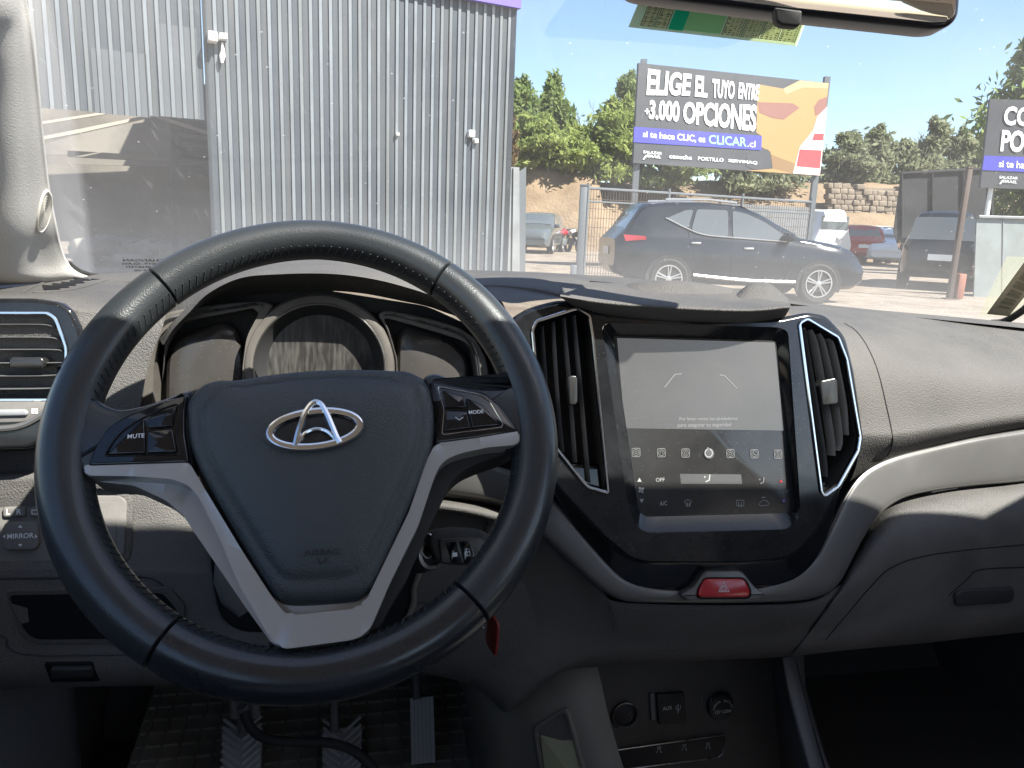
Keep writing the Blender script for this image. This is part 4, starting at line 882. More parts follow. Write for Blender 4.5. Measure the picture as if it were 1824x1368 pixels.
# driver mat with a raised grid
mt = MB(); mt.join(box((0, 0, 0), (.56, .62, .008), bev=.003))
for i in range(23): mt.join(box((-.264 + i * .024, 0, .006), (.004, .6, .005)))
for i in range(25): mt.join(box((0, -.3 + i * .025, .006), (.55, .004, .005)))
mc = car(-.04, .93, -.772); Rt = np.stack([A_, B_ * cos(.16) + C_ * sin(.16), -B_ * sin(.16) + C_ * cos(.16)], 1)
mt.xf(lambda p: mc + Rt @ p)
solo('floor_mat', mt, M['mat'], 'black rubber floor mat with a square grid under the pedals', 'floor mat', flat=True)
def pedal(name, label, px, b, tilt, arm, ribs):
    PFr = tilt_frame(np.mean([p[0] for p in px]), np.mean([p[1] for p in px]), b, tilt)
    t = thing(name, label, 'pedal', PFr.O)
    P = rnd(PFr.uvs(px), .006); pm = prism(PFr, P, -.012, 0., .003); rb = MB()
    lo_, hi_ = np.min(P, 0), np.max(P, 0); c = (lo_ + hi_) / 2; w, h = hi_ - lo_
    if ribs == 'chevron':
        n = 9
        for i in range(n):
            v = lo_[1] + h * (i + .2) / n
            for s in (-1, 1):
                rb.join(fr_tube(PFr, [(c[0] + s * .0012, v), (c[0] + s * w * .46, v + w * .34)], .0005, .0021, 5, r2=.0022))
    else:
        for i in range(6):
            u = lo_[0] + w * (i + .5) / 6; rb.join(fr_tube(PFr, [(u, lo_[1] + .003), (u, hi_[1] - .003)], .001, .0016, 6, r2=.003))
    build('pad', pm, M['rubber_w'] if ribs == 'chevron' else M['rubber'], t); build('tread', rb, M['rubber_w2'], t)
    build('arm', tube([K(*p) for p in arm], .011, 8, r2=.006), M['metal'], t)
    return t
ped = pedal('clutch_pedal', 'leftmost pedal, wide herringbone rubber pad with a cable end beside its arm', [(394, 1296), (468, 1292), (461, 1420), (396, 1420)], .93, 38, [(431, 1310, .945), (429, 1270, .97), (426, 1225, 1.0), (424, 1150, 1.1)], 'chevron')
pedal('brake_pedal', 'middle pedal, herringbone rubber pad crossed by the black cable', [(572, 1304), (585, 1297), (646, 1292), (640, 1420), (577, 1420)], .94, 38, [(596, 1305, .955), (595, 1265, .97), (598, 1225, 1.0), (600, 1150, 1.1)], 'chevron')
pedal('accelerator_pedal', 'tall narrow pedal with vertical ribs, rightmost of the three', [(730, 1239), (772, 1238), (775, 1362), (733, 1364)], .95, 30, [(742, 1245, .955), (741, 1215, .97), (741, 1195, .99), (741, 1150, 1.05)], 'ribs')
br = MB()
for x in (418, 454): br.join(tube([K(x - 2, 1225, .96), K(x, 1262, .955), K(x + 1, 1276, .955)], .0065, 8))
build('bracket', br, M['metal'], ped)
cb = thing('charging_cable', 'black cable looping from the leftmost pedal arm across the floor mat', 'cable', K(560, 1325, .87))
build('cord', tube(cr(np.array([K(*p) for p in [(434, 1262, .93), (440, 1285, .92), (456, 1306, .91), (482, 1318, .90), (530, 1322, .895), (585, 1323, .89), (625, 1335, .88), (655, 1358, .87), (690, 1400, .86)]]), 50), .0062, 10), M['rubber'], cb)
sp = MB()
for i in range(5): sp.join(tube([K(432 + i * .9, 1258 + i * 4, .93), K(433 + i * .9, 1260 + i * 4, .93)], .0078, 10))
build('strain_relief', sp, M['rubber_w'], cb)

# ---- ignition key and its tag
kf = Frame(K(825, 975, .645), -B_ * .93 + A_ * .12 + C_ * .3)
key_t = thing('car_key', 'black folding remote key standing in the ignition lock behind the wheel', 'key', K(800, 985, .65))
bodyo = [(764, 956), (778, 945), (812, 941), (858, 944), (880, 957), (883, 968), (868, 992), (852, 1008), (800, 1007), (776, 1000), (764, 975)]
build('fob', prism(kf, rnd(kf.uvs(bodyo), .004), -.016, 0., .004), M['rubber'], key_t)
build('face_plate', prism(kf, rnd(kf.uvs([(782, 960), (856, 957), (867, 972), (855, 1003), (786, 1003)], .001), .003), -.004, .0016, .001), M['keyface'], key_t)
for q in ([(794, 966), (815, 964), (826, 1003), (804, 1004)], [(818, 964), (838, 963), (850, 1002), (828, 1004)]):
    build('button', prism(kf, rnd(kf.uvs(q, .002), .0015), 0, .0028, .0009), M['black2'], key_t)
lk = ringprism(kf, rnd(kf.uvs([(828, 983), (837, 982), (838, 990), (829, 991)], .003), .0004), .0006, .002, .0033, .0002); lk.join(prism(kf, kf.uvs([(806, 985), (814, 984), (815, 991), (807, 992)], .003), .002, .0032))
lk.join(fr_tube(kf, kf.uvs([(830, 983), (830, 978), (836, 978), (836, 983)], .003), .0031, .0003, 4))
build('lock_symbol', lk, M['white'], key_t)
build('blade', tube([K(764, 985, .665), K(772, 985, .652), K(778, 988, .648)], .0045, 10), M['satin'], key_t)
build('key_ring', tube([K(762 + 12 * cos(t), 972 + 22 * sin(t), .648) for t in np.linspace(0, 2 * pi, 25)[:-1]], .0007, 6, True), M['satin'], key_t)
rt_ = thing('key_tag', 'thin red tag hanging behind the lower right of the steering wheel rim', 'key tag', K(870, 1160, .62))
TG = Frame(K(876, 1132, .635), -B_ * .16 - A_ * .98 + C_ * .05)
build('tag', prism(TG, rnd(np.array([(-.016, -.016), (.012, -.016), (.012, .018), (-.016, .018)]), .006), -.0025, .0, .001), M['tagred'], rt_)
build('ring', tube([K(861 + 2 * cos(t), 1113 + 5 * sin(t), .63) for t in np.linspace(0, 2 * pi, 13)[:-1]], .0006, 6, True), M['satin'], rt_)

# ================================================================== CABIN SHELL, WINDSHIELD
AC = .33
def ws(a, t):                                           # windshield surface: t 0 at the cowl, 1 at the roof
    x = max(-.85, min(.85, a - AC))
    return car(a, 1.30 + (.33 - 1.30) * t - .08 * x * x * (1 - .92 * t) / .36, -.17 + .57 * t + .05 * sin(pi * t) - .02 * x * x)
wg = thing('windshield', 'dusty clear windshield with small etched text in its lower corner', 'windshield', car(AC, 1.2, -.1))
tt = np.linspace(-.03, 1.02, 22); aa = np.linspace(AC - .72, AC + 1.25, 34)
wsm = grid_mb(np.array([[ws(a, t) for a in aa] for t in tt]))
_s = Surf(wsm); _q1, _q2 = _s.at(92, 20)[0], _s.at(160, 440)[0]
GLASS_SLOPE = float((_q1 @ A_ - _q2 @ A_) / (_q1[2] - _q2[2])); GLASS_EDGE = float(_q1 @ A_ - GLASS_SLOPE * _q1[2]); M['glass'] = glass_mat()
build('glass', wsm, M['glass'], wg, ang=80); wss = Surf(wsm)
wall_in = lambda px, py, lift=.0015: wss.at(px, py, lift)[0]
body = thing('car_cabin', 'pale beige cabin shell with the round speaker grille on its left windshield pillar', 'car cabin', car(AC, 0, -.82))
# left pillar trim
pr_ = [(-60, .70, 40), (60, .74, 58), (160, .79, 69), (250, .835, 78), (330, .88, 87), (400, .92, 100), (440, .955, 109), (470, .98, 122), (489, 1.0, 148), (500, 1.03, 196)]
rows = []
for a_, b_, c_ in ((-.15, .40, .41), (-.205, .55, .305)):
    rows.append([(*pix(car(a_, b_ + o_, c_ + z_)), b_ + o_) for o_, z_ in ((-.25, .04), (-.14, .02), (-.085, .01), (-.032, 0), (0, 0), (.012, 0), (.05, 0))])
for y, b, x in pr_:
    wob = 1.0 if y < 400 else .96
    rows.append([(-170, y + 20, b - .25), (-60, y + 12, b - .14), (x * .25 - 8, y + 6, b - .085), (x * .62, y + 2, b - .032), (x - 8, y, b), (x, y, b + .012), (x + 1, y - 1, b + .05)])
plm = patch(rows, 5, 5); pil = build('pillar_trim', plm, M['beige'], body, ang=60); pls = Surf(plm)
E_ = cr(np.array([(83, 338), (89, 346), (91, 363), (88, 385), (81, 404), (72, 414), (65, 409), (65, 392), (69, 369), (75, 348)], float), 40, True); c = E_.mean(0)
def on_pillar(k_, lift): return [pls.at(*(c + (q - c) * k_), lift)[0] for q in E_]
grm = grid_mb(np.array([on_pillar(k_, l_) for k_, l_ in ((1.04, -.001), (1.0, .0016), (.93, .0018), (.9, .0006), (.6, .0007), (.3, .0007), (.02, .0007))]), closev=True)
gr = build('tweeter_grille', grm, M['beige2'], pil, ang=50)
sl = MB()
for k_ in (.82, .70, .58, .46, .34, .22, .10): sl.join(tube(on_pillar(k_, .0008), .0007, 4, True))
build('grille_slots', sl, M['slotb'], gr)
build('glass_seal', tube([K(*p) for p in [(124, 466, 1.0), (131, 476, 1.005), (144, 485, 1.015), (162, 490, 1.03), (190, 492, 1.05)]], [.001, .003, .0035, .003, .001], 8), M['rubber'], pil)
# door edge at the far left
build('door_trim', patch([[(-150, 500, .95), (0, 505, .97), (40, 504, 1.0), (58, 501, 1.02)], [(-150, 540, .80), (-40, 530, .84), (0, 524, .90), (45, 505, 1.0)]], 5, 5), M['dash'], body)
# roof, header, doors, rear wall, added sun blocker
sh = MB()
def quad(pts): sh.add([car(*p) for p in pts], [(0, 1, 2, 3)])
L0, R0 = AC - .72, AC + .80
rf = MB()
hdr = [ws(a, 1.0) for a in np.linspace(L0 - .02, R0 + .06, 20)]
top = [[p + C_ * .0 for p in hdr], [p - B_ * .05 + C_ * .03 for p in hdr], [p - B_ * .8 + C_ * .10 for p in hdr], [p - B_ * 1.9 + C_ * .05 for p in hdr]]
bot = [[p - C_ * .02 for p in hdr], [p - B_ * .05 - C_ * .01 for p in hdr], [p - B_ * .8 + C_ * .06 for p in hdr], [p - B_ * 1.9 + C_ * .02 for p in hdr]]
rf.join(grid_mb(np.array(top))).join(grid_mb(np.array(bot)))
rf.join(grid_mb(np.array([top[0], bot[0]])))
build('roof', rf, M['headliner'], body)
for a in (L0 - .01, R0 + .01):
    quad([(a, 1.5, -.9), (a, 1.5, -.30), (a, .9, -.2), (a, .9, -.9)])
    quad([(a, .9, -.9), (a, .9, -.2), (a, -1.7, -.10), (a, -1.7, -.9)])
    quad([(a, -.55, -.10), (a, -.42, -.10), (a, -.50, .47), (a, -.62, .47)])
quad([(R0 + .01, .20, -.22), (R0 + .01, .84, -.22), (R0 + .01, .28, .41), (R0 + .01, .16, .44)])  # unseen blocker added over the passenger window, sloped to end sun on the glovebox
for a in (-.035, .70):
    Rs = np.stack([A_, B_, C_], 1)
    st_ = box(car(a, -.14, -.53), (.50, .52, .17), Rs, .05); st_.join(box(car(a, -.50, -.17), (.47, .15, .66), Rs, .05)); st_.join(box(car(a, -.53, .25), (.25, .10, .16), Rs, .04))
    build('seat', st_, M['seat'], body)
quad([(L0, -1.7, -.9), (R0, -1.7, -.9), (R0, -1.75, -.08), (L0, -1.75, -.08)])
build('door_panels_sun_blocker', sh, M['dash2'], body)
build('kick_panel', grid_mb(np.array([[car(a, b, c) for a, b in ((-.388, .3), (-.388, .6), (-.388, .85), (-.389, 1.0), (-.40, 1.06), (-.44, 1.12))] for c in (-.80, -.5, -.27)])), M['kick'], body)
build('under_panel', grid_mb(np.array([[car(a, .80, -.43) for a in (-.41, .2, 1.1)], [car(a, 1.42, -.40) for a in (-.41, .2, 1.1)]])), M['dark'], body)
# cowl closing the gap ahead of the dashboard
cw_ = MB(); cw_.add([car(a, b, c) for a, b, c in ((L0, 1.42, -.27), (R0, 1.42, -.27), (R0, 1.55, -.5), (L0, 1.55, -.5))], [(0, 1, 2, 3)])
cw_.join(grid_mb(np.array([[ws(a, -.02) for a in np.linspace(L0, R0, 16)], [ws(a, -.02) + B_ * .12 - C_ * .12 for a in np.linspace(L0, R0, 16)]])))
build('cowl', cw_, M['dark'], body)
# right lower corner seal
build('glass_seal', tube(cr(np.array([wall_in(*p, .004) for p in [(1765, 572), (1785, 570), (1805, 560), (1830, 542), (1860, 510)]]), 24), .006, 8), M['rubber'], body)

# etched words in the corner of the glass
ef_ = wss.frame(258, 475)
et = MB()
for i, (t_, s_) in enumerate((('CHANGAN', .0075), ('SAFETY  GLASS', .006), ('LAMINATED', .006), ('43R-00', .006))):
    V, Fs = text_mb(t_, s_, .0001, 1.3); V[:, 0] *= -1
    u, v = ef_.uv(256, 464 + i * 6, .001); et.add([ef_.pt(u + x, v + y, .001) for x, y, _ in V], Fs)
build('etched_text', et, M['etch'], wg)

# parking permit card stuck at the top of the glass
def glass_sheet(name, label, cat, px, n, mat_, lift=.003):
    P = [wall_in(*p, lift) for p in px]; P = np.array(P)
    G2 = [[P[0] * (1 - s) * (1 - t) + P[1] * s * (1 - t) + P[2] * s * t + P[3] * (1 - s) * t for s in np.linspace(0, 1, n)] for t in np.linspace(0, 1, n)]
    mb = grid_mb(np.array(G2)); c, nn = wss.at(np.mean([p[0] for p in px]), np.mean([p[1] for p in px])); mb2 = grid_mb(np.array(G2) - nn * .0008); mb.join(mb2)
    t = thing(name, label, cat, P.mean(0)); build('card', mb, mat_, t, flat=True)
    return t, (lambda s, u, l=0.: P[0] * (1 - s) * (1 - u) + P[1] * s * (1 - u) + P[2] * s * u + P[3] * (1 - s) * u + nn * (.0008 + l))
pt, pm_ = glass_sheet('permit_card', 'pale green translucent card with tables stuck to the glass behind the mirror', 'sticker', [(1119, 44), (1418, 78), (1442, 14), (1146, -22)], 4, M['card'])
def cell(mb, s0, s1, u0, u1, l=.0006): mb.add([pm_(s0, u0, l), pm_(s1, u0, l), pm_(s1, u1, l), pm_(s0, u1, l)], [(0, 1, 2, 3)])
gz = MB(); cell(gz, .30, .52, .12, 1., .0004); build('green_field', gz, M['cardgreen'], pt, flat=True)
gz = MB(); cell(gz, .215, .30, .10, .98, .0007); build('teal_block', gz, M['cardteal'], pt, flat=True)
gz = MB(); ln = MB()
def line2(mb, a, b, w=.004):
    a = np.array(a); b = np.array(b); d = b - a; q = np.array([-d[1], d[0]]); q = q / (np.linalg.norm(q) + 1e-9) * w / 2
    mb.add([pm_(*(a + q), .0009), pm_(*(b + q), .0009), pm_(*(b - q), .0009), pm_(*(a - q), .0009)], [(0, 1, 2, 3)])
for s0, s1 in ((.055, .125), (.135, .205), (.53, .635), (.645, .75), (.76, .865), (.875, .975)):
    cell(gz, s0, s1, .12, .98, .0005)
    for s in (s0, s1): line2(ln, (s, .12), (s, .98))
    nrow = 14
    for r in range(nrow + 1):
        u = .12 + .86 * r / nrow
        if s0 < .3 and r % 2 == 0: line2(ln, (s0, u), (s1, u), .008)
        if r < nrow:
            for k_ in range(2 if s0 < .3 else 4):
                ww = (s1 - s0) / (2 if s0 < .3 else 4); x0 = s0 + ww * (k_ + .2)
                if random.random() < .85: cell(ln, x0, x0 + ww * random.uniform(.25, .6), u + .012, u + .012 + random.uniform(.014, .03), .0009)
pieces('number_table', gz, M['cardcream'], pt, 1e-5, flat=True); pieces('table_print', ln, M['cardink'], pt, 8e-4, flat=True)
# paper strip lower right
ps, pm_ = glass_sheet('paper_strip', 'curled tan paper sticker at the lower right edge of the glass', 'sticker', [(1757, 556), (1796, 560), (1862, 478), (1832, 452)], 4, M['tan'], .004)
ln = MB()
for k_ in range(11): cell(ln, .25, .8, .16 + k_ * .075, .16 + k_ * .075 + .03 + .02 * (k_ % 2), .001)
build('strip_print', ln, M['tan2'], ps, flat=True)
pc, pm_ = glass_sheet('clear_label', 'faded yellowish square label behind the tan paper sticker', 'sticker', [(1742, 562), (1860, 566), (1870, 458), (1793, 456)], 4, M['fade'], .0015)

# rear-view mirror
MRF = Frame(K(1440, -30, .60), -B_ * .93 - A_ * .30 - C_ * .02)
mir = thing('rear_view_mirror', 'black framed rear view mirror with a lower tab, hanging above the permit card', 'mirror', MRF.O)
mo = [(1110, -60), (1112, -18), (1130, -11), (1390, 22), (1664, 51), (1692, 47), (1710, 30), (1713, 0), (1716, -185), (1700, -200), (1130, -215), (1112, -205)]
MO = rnd(MRF.uvs(mo), .010, 5)
build('housing', prism(MRF, MO, -.032, 0., .006), M['mframe'], mir)
build('mirror_glass', prism(MRF, off(MO, .0042), -.004, .0006, .0003), M['mirror'], mir)
build('housing_back', cushion(MRF, off(MO, .002), [(1., -.028), (.98, -.036), (.9, -.042), (.5, -.048), (.1, -.05)]), M['mframe'], mir)
build('tab', prism(MRF, rnd(MRF.uvs([(1378, 14), (1428, 20), (1426, 43), (1419, 49), (1390, 46), (1381, 39)], .003), .002), -.006, .006, .002), M['dark'], mir)
build('sensor_cover', box(car(.315, .68, .232), (.20, .13, .05), np.stack([A_, B_, C_], 1), .012), M['dark'], mir)
mnt = wall_in(1440, -150, .004)
build('stalk', tube([MRF.pt(0, .03, -.04), MRF.pt(0, .06, -.05) , mnt], [.008, .009, .016], 10), M['dark'], mir)
# ================================================================== OUTSIDE
M['ground'] = mat('dusty_ground', (.205, .168, .135), .95, var=((.145, .116, .09), .45, .4, .62), bump=('noise', 14, .03), streak=((.25, .21, .172), 2.2, 2.2), spec=.1)
M['earth'] = mat('dry_earth', (.215, .158, .105), .95, var=((.145, .104, .07), .9, .4, .75), bump=('noise', 6, .06), spec=.1)
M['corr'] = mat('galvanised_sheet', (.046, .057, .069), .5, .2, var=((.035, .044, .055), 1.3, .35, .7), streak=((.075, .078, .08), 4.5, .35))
M['corr_rib'] = mat('galvanised_rib_lit', (.18, .197, .213), .42, .2, var=((.13, .147, .163), 2.3, .35, .7), streak=((.12, .122, .122), 5., .3)); M['corr_p'] = mat('patched_sheet', (.075, .083, .092), .55, .1)
M['fascia'] = mat('purple_fascia', (.12, .08, .42), .5)
M['concrete'] = mat('concrete', (.20, .183, .16), .9, var=((.13, .12, .105), 1.2, .4, .65))
M['stone'] = mat('rubble_stone', (.26, .21, .16), .9, var=((.17, .135, .10), 1.5, .35, .65))
M['cream'] = mat('cream_beam', (.34, .31, .26), .6)
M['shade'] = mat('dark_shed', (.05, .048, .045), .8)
M['whitep'] = mat('white_paint', (.75, .75, .73), .4)
M['greyp'] = mat('grey_painted_metal', (.13, .14, .15), .5, .2)
M['pale'] = mat('pale_sheet', (.24, .25, .255), .6, var=((.2, .205, .21), 3., .4, .6))
M['bb'] = mat('billboard_dark', (.055, .058, .066), .6); M['bbw'] = mat('billboard_white', (.8, .8, .8), .6); M['bbblue'] = mat('billboard_blue', (.06, .06, .42), .6)
M['bbgreen'] = mat('billboard_green', (.3, .72, .3), .6); M['bby'] = mat('billboard_yellow', (.34, .21, .085), .6); M['bbr'] = mat('billboard_red', (.40, .05, .06), .6); M['bbm'] = mat('billboard_maroon', (.22, .1, .08), .6)
M['bbo'] = mat('billboard_ochre', (.22, .13, .06), .6); M['bbo2'] = mat('billboard_sand', (.42, .30, .16), .6)
M['bbp'] = mat('billboard_pink', (.75, .5, .48), .6)
M['net'] = mat('black_net', (.018, .02, .024), .8)
M['navy'] = mat('navy_black_paint', (.009, .012, .018), .25, coat=.25, spec=.4)
M['carglass'] = mat('car_window', (.085, .095, .10), .05, spec=.8)
M['tyre'] = mat('tyre', (.02, .02, .02), .85); M['alloy'] = mat('alloy', (.5, .5, .51), .3, .8); M['trimk'] = mat('black_trim', (.02, .02, .022), .5)
M['tail'] = mat('tail_lamp', (.4, .02, .03), .2, coat=.6); M['lamp'] = mat('head_lamp', (.7, .72, .75), .1, spec=.8)
M['redcar'] = mat('red_paint', (.30, .008, .015), .25, coat=.6); M['whitecar'] = mat('white_car_paint', (.68, .68, .68), .25, coat=.6); M['greycar'] = mat('dark_grey_paint', (.07, .08, .085), .25, coat=.6); M['silvercar'] = mat('pale_silver_paint', (.45, .46, .46), .3, .3, coat=.5)
M['bark'] = mat('bark', (.12, .09, .065), .9)
def leafmat(name, c1, c2):
    m = translucent(name, c1, .55); nt = m.node_tree; N = nt.nodes; L = nt.links
    g = N.new('ShaderNodeNewGeometry'); r = N.new('ShaderNodeMix'); r.data_type = 'RGBA'; L.new(g.outputs['Random Per Island'], r.inputs['Factor'])
    r.inputs[6].default_value = (*c1, 1); r.inputs[7].default_value = (*c2, 1)
    for n in N:
        if n.type in ('BSDF_DIFFUSE', 'BSDF_TRANSLUCENT'): L.new(r.outputs[2], n.inputs[0])
    return m
M['leafa'] = leafmat('bright_leaves', (.18, .24, .065), (.34, .38, .13)); M['leafb'] = leafmat('green_leaves', (.135, .19, .068), (.25, .31, .12)); M['leafc'] = leafmat('pale_dry_leaves', (.18, .20, .12), (.30, .315, .20)); M['leafd'] = leafmat('dry_scrub_leaves', (.16, .11, .06), (.2, .15, .08))

gx = MB(); gx.add([(-500, -60, 0), (500, -60, 0), (500, 900, 0), (-500, 900, 0)], [(0, 1, 2, 3)])
solo('ground', gx, M['ground'], None, None, kind='structure')

# ---- earth bank
def topz(x):
    P = [(-20, 4.6), (-1, 4.6), (.5, 4.5), (2.6, 4.1), (3.7, 3.9), (4.6, 3.6), (8, 3.9), (14, 4.0), (19, 4.1), (24, 4.2), (40, 4.0), (90, 3.5)]
    return float(np.interp(x, [p[0] for p in P], [p[1] for p in P]))
from mathutils import noise as mn
Gd = []
for x in np.concatenate([np.linspace(-25, -2, 12), np.linspace(-1.5, 26, 90), np.linspace(27, 90, 18)]):
    row = []
    for t, q in [(i / 14, 0) for i in range(15)] + [(1, k) for k in (1.5, 4, 10, 25, 60, 140)]:
        steep = .9 if x < 4.2 else 1.6
        y = 37 + (4.0 if x < 4.2 else 6.5) * t ** steep + q; z = topz(x) * (sin(t * pi / 2) if x < 4.2 else t ** 1.1) - .05
        n = mn.fractal(Vector((x * .35, y * .35, z * .5)), 1., 2., 4)
        row.append((x + .25 * n * t, y + .5 * n * (t > .02), max(-.05, z + .18 * n * t)))
    Gd.append(row)
solo('hill', grid_mb(np.array(Gd)), M['earth'], None, None, kind='structure', ang=80)

# ---- corrugated building
YL, YR = 10.9, 14.2
PL, PR = Yw(60, 400, YL), Yw(900, 400, YR); PL[2] = PR[2] = 0
wdir = (PR - PL) / np.linalg.norm(PR - PL); wn = np.array([wdir[1], -wdir[0], 0.])
WLF = Frame(PL, wn); wl = np.linalg.norm(PR - PL)
bld = thing('corrugated_building', 'tall blue grey corrugated metal building with an open bay at its left end', 'building', (PL + PR) / 2)
u375 = WLF.uv(372, 300)[0]; pitch = (wl - u375) / 32.5
def corr(u0, u1, z0, z1, w0=0., slope0=0.):
    prof = []
    n0 = math.floor(u0 / pitch)
    for i in range(n0, int(u1 / pitch) + 2):
        for du, dw in ((0, 0), (.09, .024), (.40, .024), (.52, 0)):
            u = (i + du) * pitch
            if u0 <= u <= u1: prof.append((u, dw))
    prof = [(u0, 0)] + prof + [(u1, 0)]
    rows = []
    zs = [0, 1]
    for k in zs: rows.append([WLF.pt(u, (z0 + slope0 * (u - u0)) * (1 - k) + z1 * k, w0 + dw) for u, dw in prof])
    return grid_mb(np.array(rows))
def ribs(o):                                            # sun on the crests and shade in the troughs, painted as two colours
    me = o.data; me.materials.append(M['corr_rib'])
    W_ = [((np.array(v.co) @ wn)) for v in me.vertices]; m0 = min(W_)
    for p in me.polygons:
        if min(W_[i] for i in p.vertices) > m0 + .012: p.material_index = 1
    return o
ztop = WLF.uv(900, 14)[1]
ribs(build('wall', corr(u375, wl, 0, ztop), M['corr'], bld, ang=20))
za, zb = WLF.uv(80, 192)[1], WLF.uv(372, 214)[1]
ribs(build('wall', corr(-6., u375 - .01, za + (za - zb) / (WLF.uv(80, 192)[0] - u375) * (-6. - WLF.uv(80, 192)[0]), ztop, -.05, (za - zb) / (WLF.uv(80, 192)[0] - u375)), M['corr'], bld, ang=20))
# overlapping patch sheets on the upper left
for x0, x1, ya, yb in ((162, 262, 84, 200), (280, 352, 40, 206)):
    a0, a1 = WLF.uv(x0, 100)[0], WLF.uv(x1, 100)[0]
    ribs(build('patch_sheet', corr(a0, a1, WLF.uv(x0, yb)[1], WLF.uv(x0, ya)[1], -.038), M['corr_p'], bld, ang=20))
build('corner_trim', box(WLF.pt(wl + .03, ztop / 2, .0), (.09, .09, ztop)), M['corr'], bld)
fz = MB(); fz.join(box(WLF.pt(wl / 2 - 2.8, ztop + .35, .05), (wl + 5.8, .16, .7), np.stack([wdir, wn, C_], 1)))
build('fascia', fz, M['fascia'], bld)
rfm = grid_mb(np.array([[WLF.pt(u375, ztop + .7, 0), WLF.pt(wl + .1, ztop + .7, 0)], [WLF.pt(u375 + .9, ztop + 1.2, -9), WLF.pt(wl + .1, ztop + 1.2, -9)]])); build('roof', rfm, M['corr'], bld)
build('side_wall', grid_mb(np.array([[WLF.pt(wl, 0, -.05), WLF.pt(wl, ztop, -.05)], [WLF.pt(wl - .8, 0, -9), WLF.pt(wl - .8, ztop, -9)]])), M['corr'], bld)
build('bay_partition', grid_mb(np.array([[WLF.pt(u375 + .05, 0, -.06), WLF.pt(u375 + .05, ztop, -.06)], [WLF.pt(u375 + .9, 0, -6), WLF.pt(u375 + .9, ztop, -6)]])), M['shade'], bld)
# the shed seen through the open bay
D = 4.5
def wp(px, py, d): return WLF.hit(px, py, -d)
def flatpoly(px, d, th=.12):
    f2 = Frame(WLF.pt(0, 0, -d), wn); return prism(f2, f2.uvs(px), -th, 0.)
shed = thing('storage_shed', 'dusty open shed with pale roof beams seen through the bay of the metal building', 'shed', WLF.pt(u375 * .5, 0, -D))
build('gable_wall', flatpoly([(60, 262), (125, 243), (190, 228), (300, 211), (310, 284), (190, 277), (60, 275)], D), M['concrete'], shed)
build('lower_wall', flatpoly([(20, 262), (200, 268), (420, 282), (420, 430), (20, 430)], D + 3.), M['shed_wall'], shed)
build('ledge', flatpoly([(120, 268), (190, 272), (312, 280), (312, 288), (190, 282), (120, 278)], D - .3, .3), M['concrete'], shed)
build('post', flatpoly([(304, 205), (316, 205), (318, 440), (308, 440)], D - .5, .2), M['shade'], shed)
build('roof_underside', flatpoly([(20, 150), (420, 150), (420, 300), (20, 290)], D + 1.6, .1), M['shed_wall'], shed)
for a in ([(70, 217), (200, 197), (200, 201), (70, 222)], [(70, 244), (140, 230), (272, 203), (272, 208), (140, 237), (70, 250)], [(278, 204), (390, 240), (390, 246), (278, 209)]):
    build('roof_beam', flatpoly(a, D - .8, .12), M['cream'], shed)
for k in range(4): build('louvre_slat', flatpoly([(316, 236 + k * 16), (430, 250 + k * 14), (430, 257 + k * 14), (316, 244 + k * 16)], D + .4, .1), M['concrete'], shed)
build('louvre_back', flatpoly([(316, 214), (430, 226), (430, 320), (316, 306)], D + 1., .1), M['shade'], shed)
cl_ = MB()
for i in range(46):
    x = random.uniform(150, 372); y = random.uniform(360, 412); p = wp(x, y, D + random.uniform(.2, 2.))
    cl_.join(box((p[0], p[1], random.uniform(.1, .45)), (random.uniform(.2, .8), random.uniform(.2, .6), random.uniform(.15, .4)), Rz(random.uniform(0, 3)) @ Rx(random.uniform(-.5, .5)), .06))
solo('rubble', cl_, M['concrete'], 'grey heap of rubble on the floor of the open bay', 'rubble', kind='stuff')
# fittings on the metal wall
def wallbox(name, label, cat, x0, y0, x1, y1, d, m, extra=None):
    a, b = WLF.uv(x0, y1, d), WLF.uv(x1, y0, d)
    t = thing(name, label, cat, WLF.pt((a[0] + b[0]) / 2, (a[1] + b[1]) / 2, d))
    build('box', prism(WLF, rnd([(a[0], a[1]), (b[0], a[1]), (b[0], b[1]), (a[0], b[1])], .02), .02, d, .02), m, t); return t
fl_ = wallbox('flood_light', 'white twin flood light high on the corrugated wall with a lamp hanging below', 'light', 371, 56, 388, 72, .22, M['whitep'])
build('box', prism(WLF, [WLF.uv(*p) for p in [(389, 62), (403, 63), (403, 74), (389, 73)]], .02, .18, .02), M['whitep'], fl_)
build('hanging_lamp', tube([WLF.hit(396, 76, .1), WLF.hit(397, 92, .1), WLF.hit(396, 100, .1), WLF.hit(395, 112, .1)], [.012, .03, .045, .02], 8), M['whitep'], fl_)
wallbox('junction_box', 'small white junction box near the right end of the corrugated wall', 'box', 836, 232, 847, 244, .12, M['whitep'])
wallbox('wall_sensor', 'tiny round white sensor just below the junction box', 'sensor', 846, 247, 853, 255, .1, M['whitep'])
wallbox('cable_clip', 'tiny pale clip on the corrugated wall left of the junction box', 'clip', 706, 236, 712, 242, .08, M['whitep'])

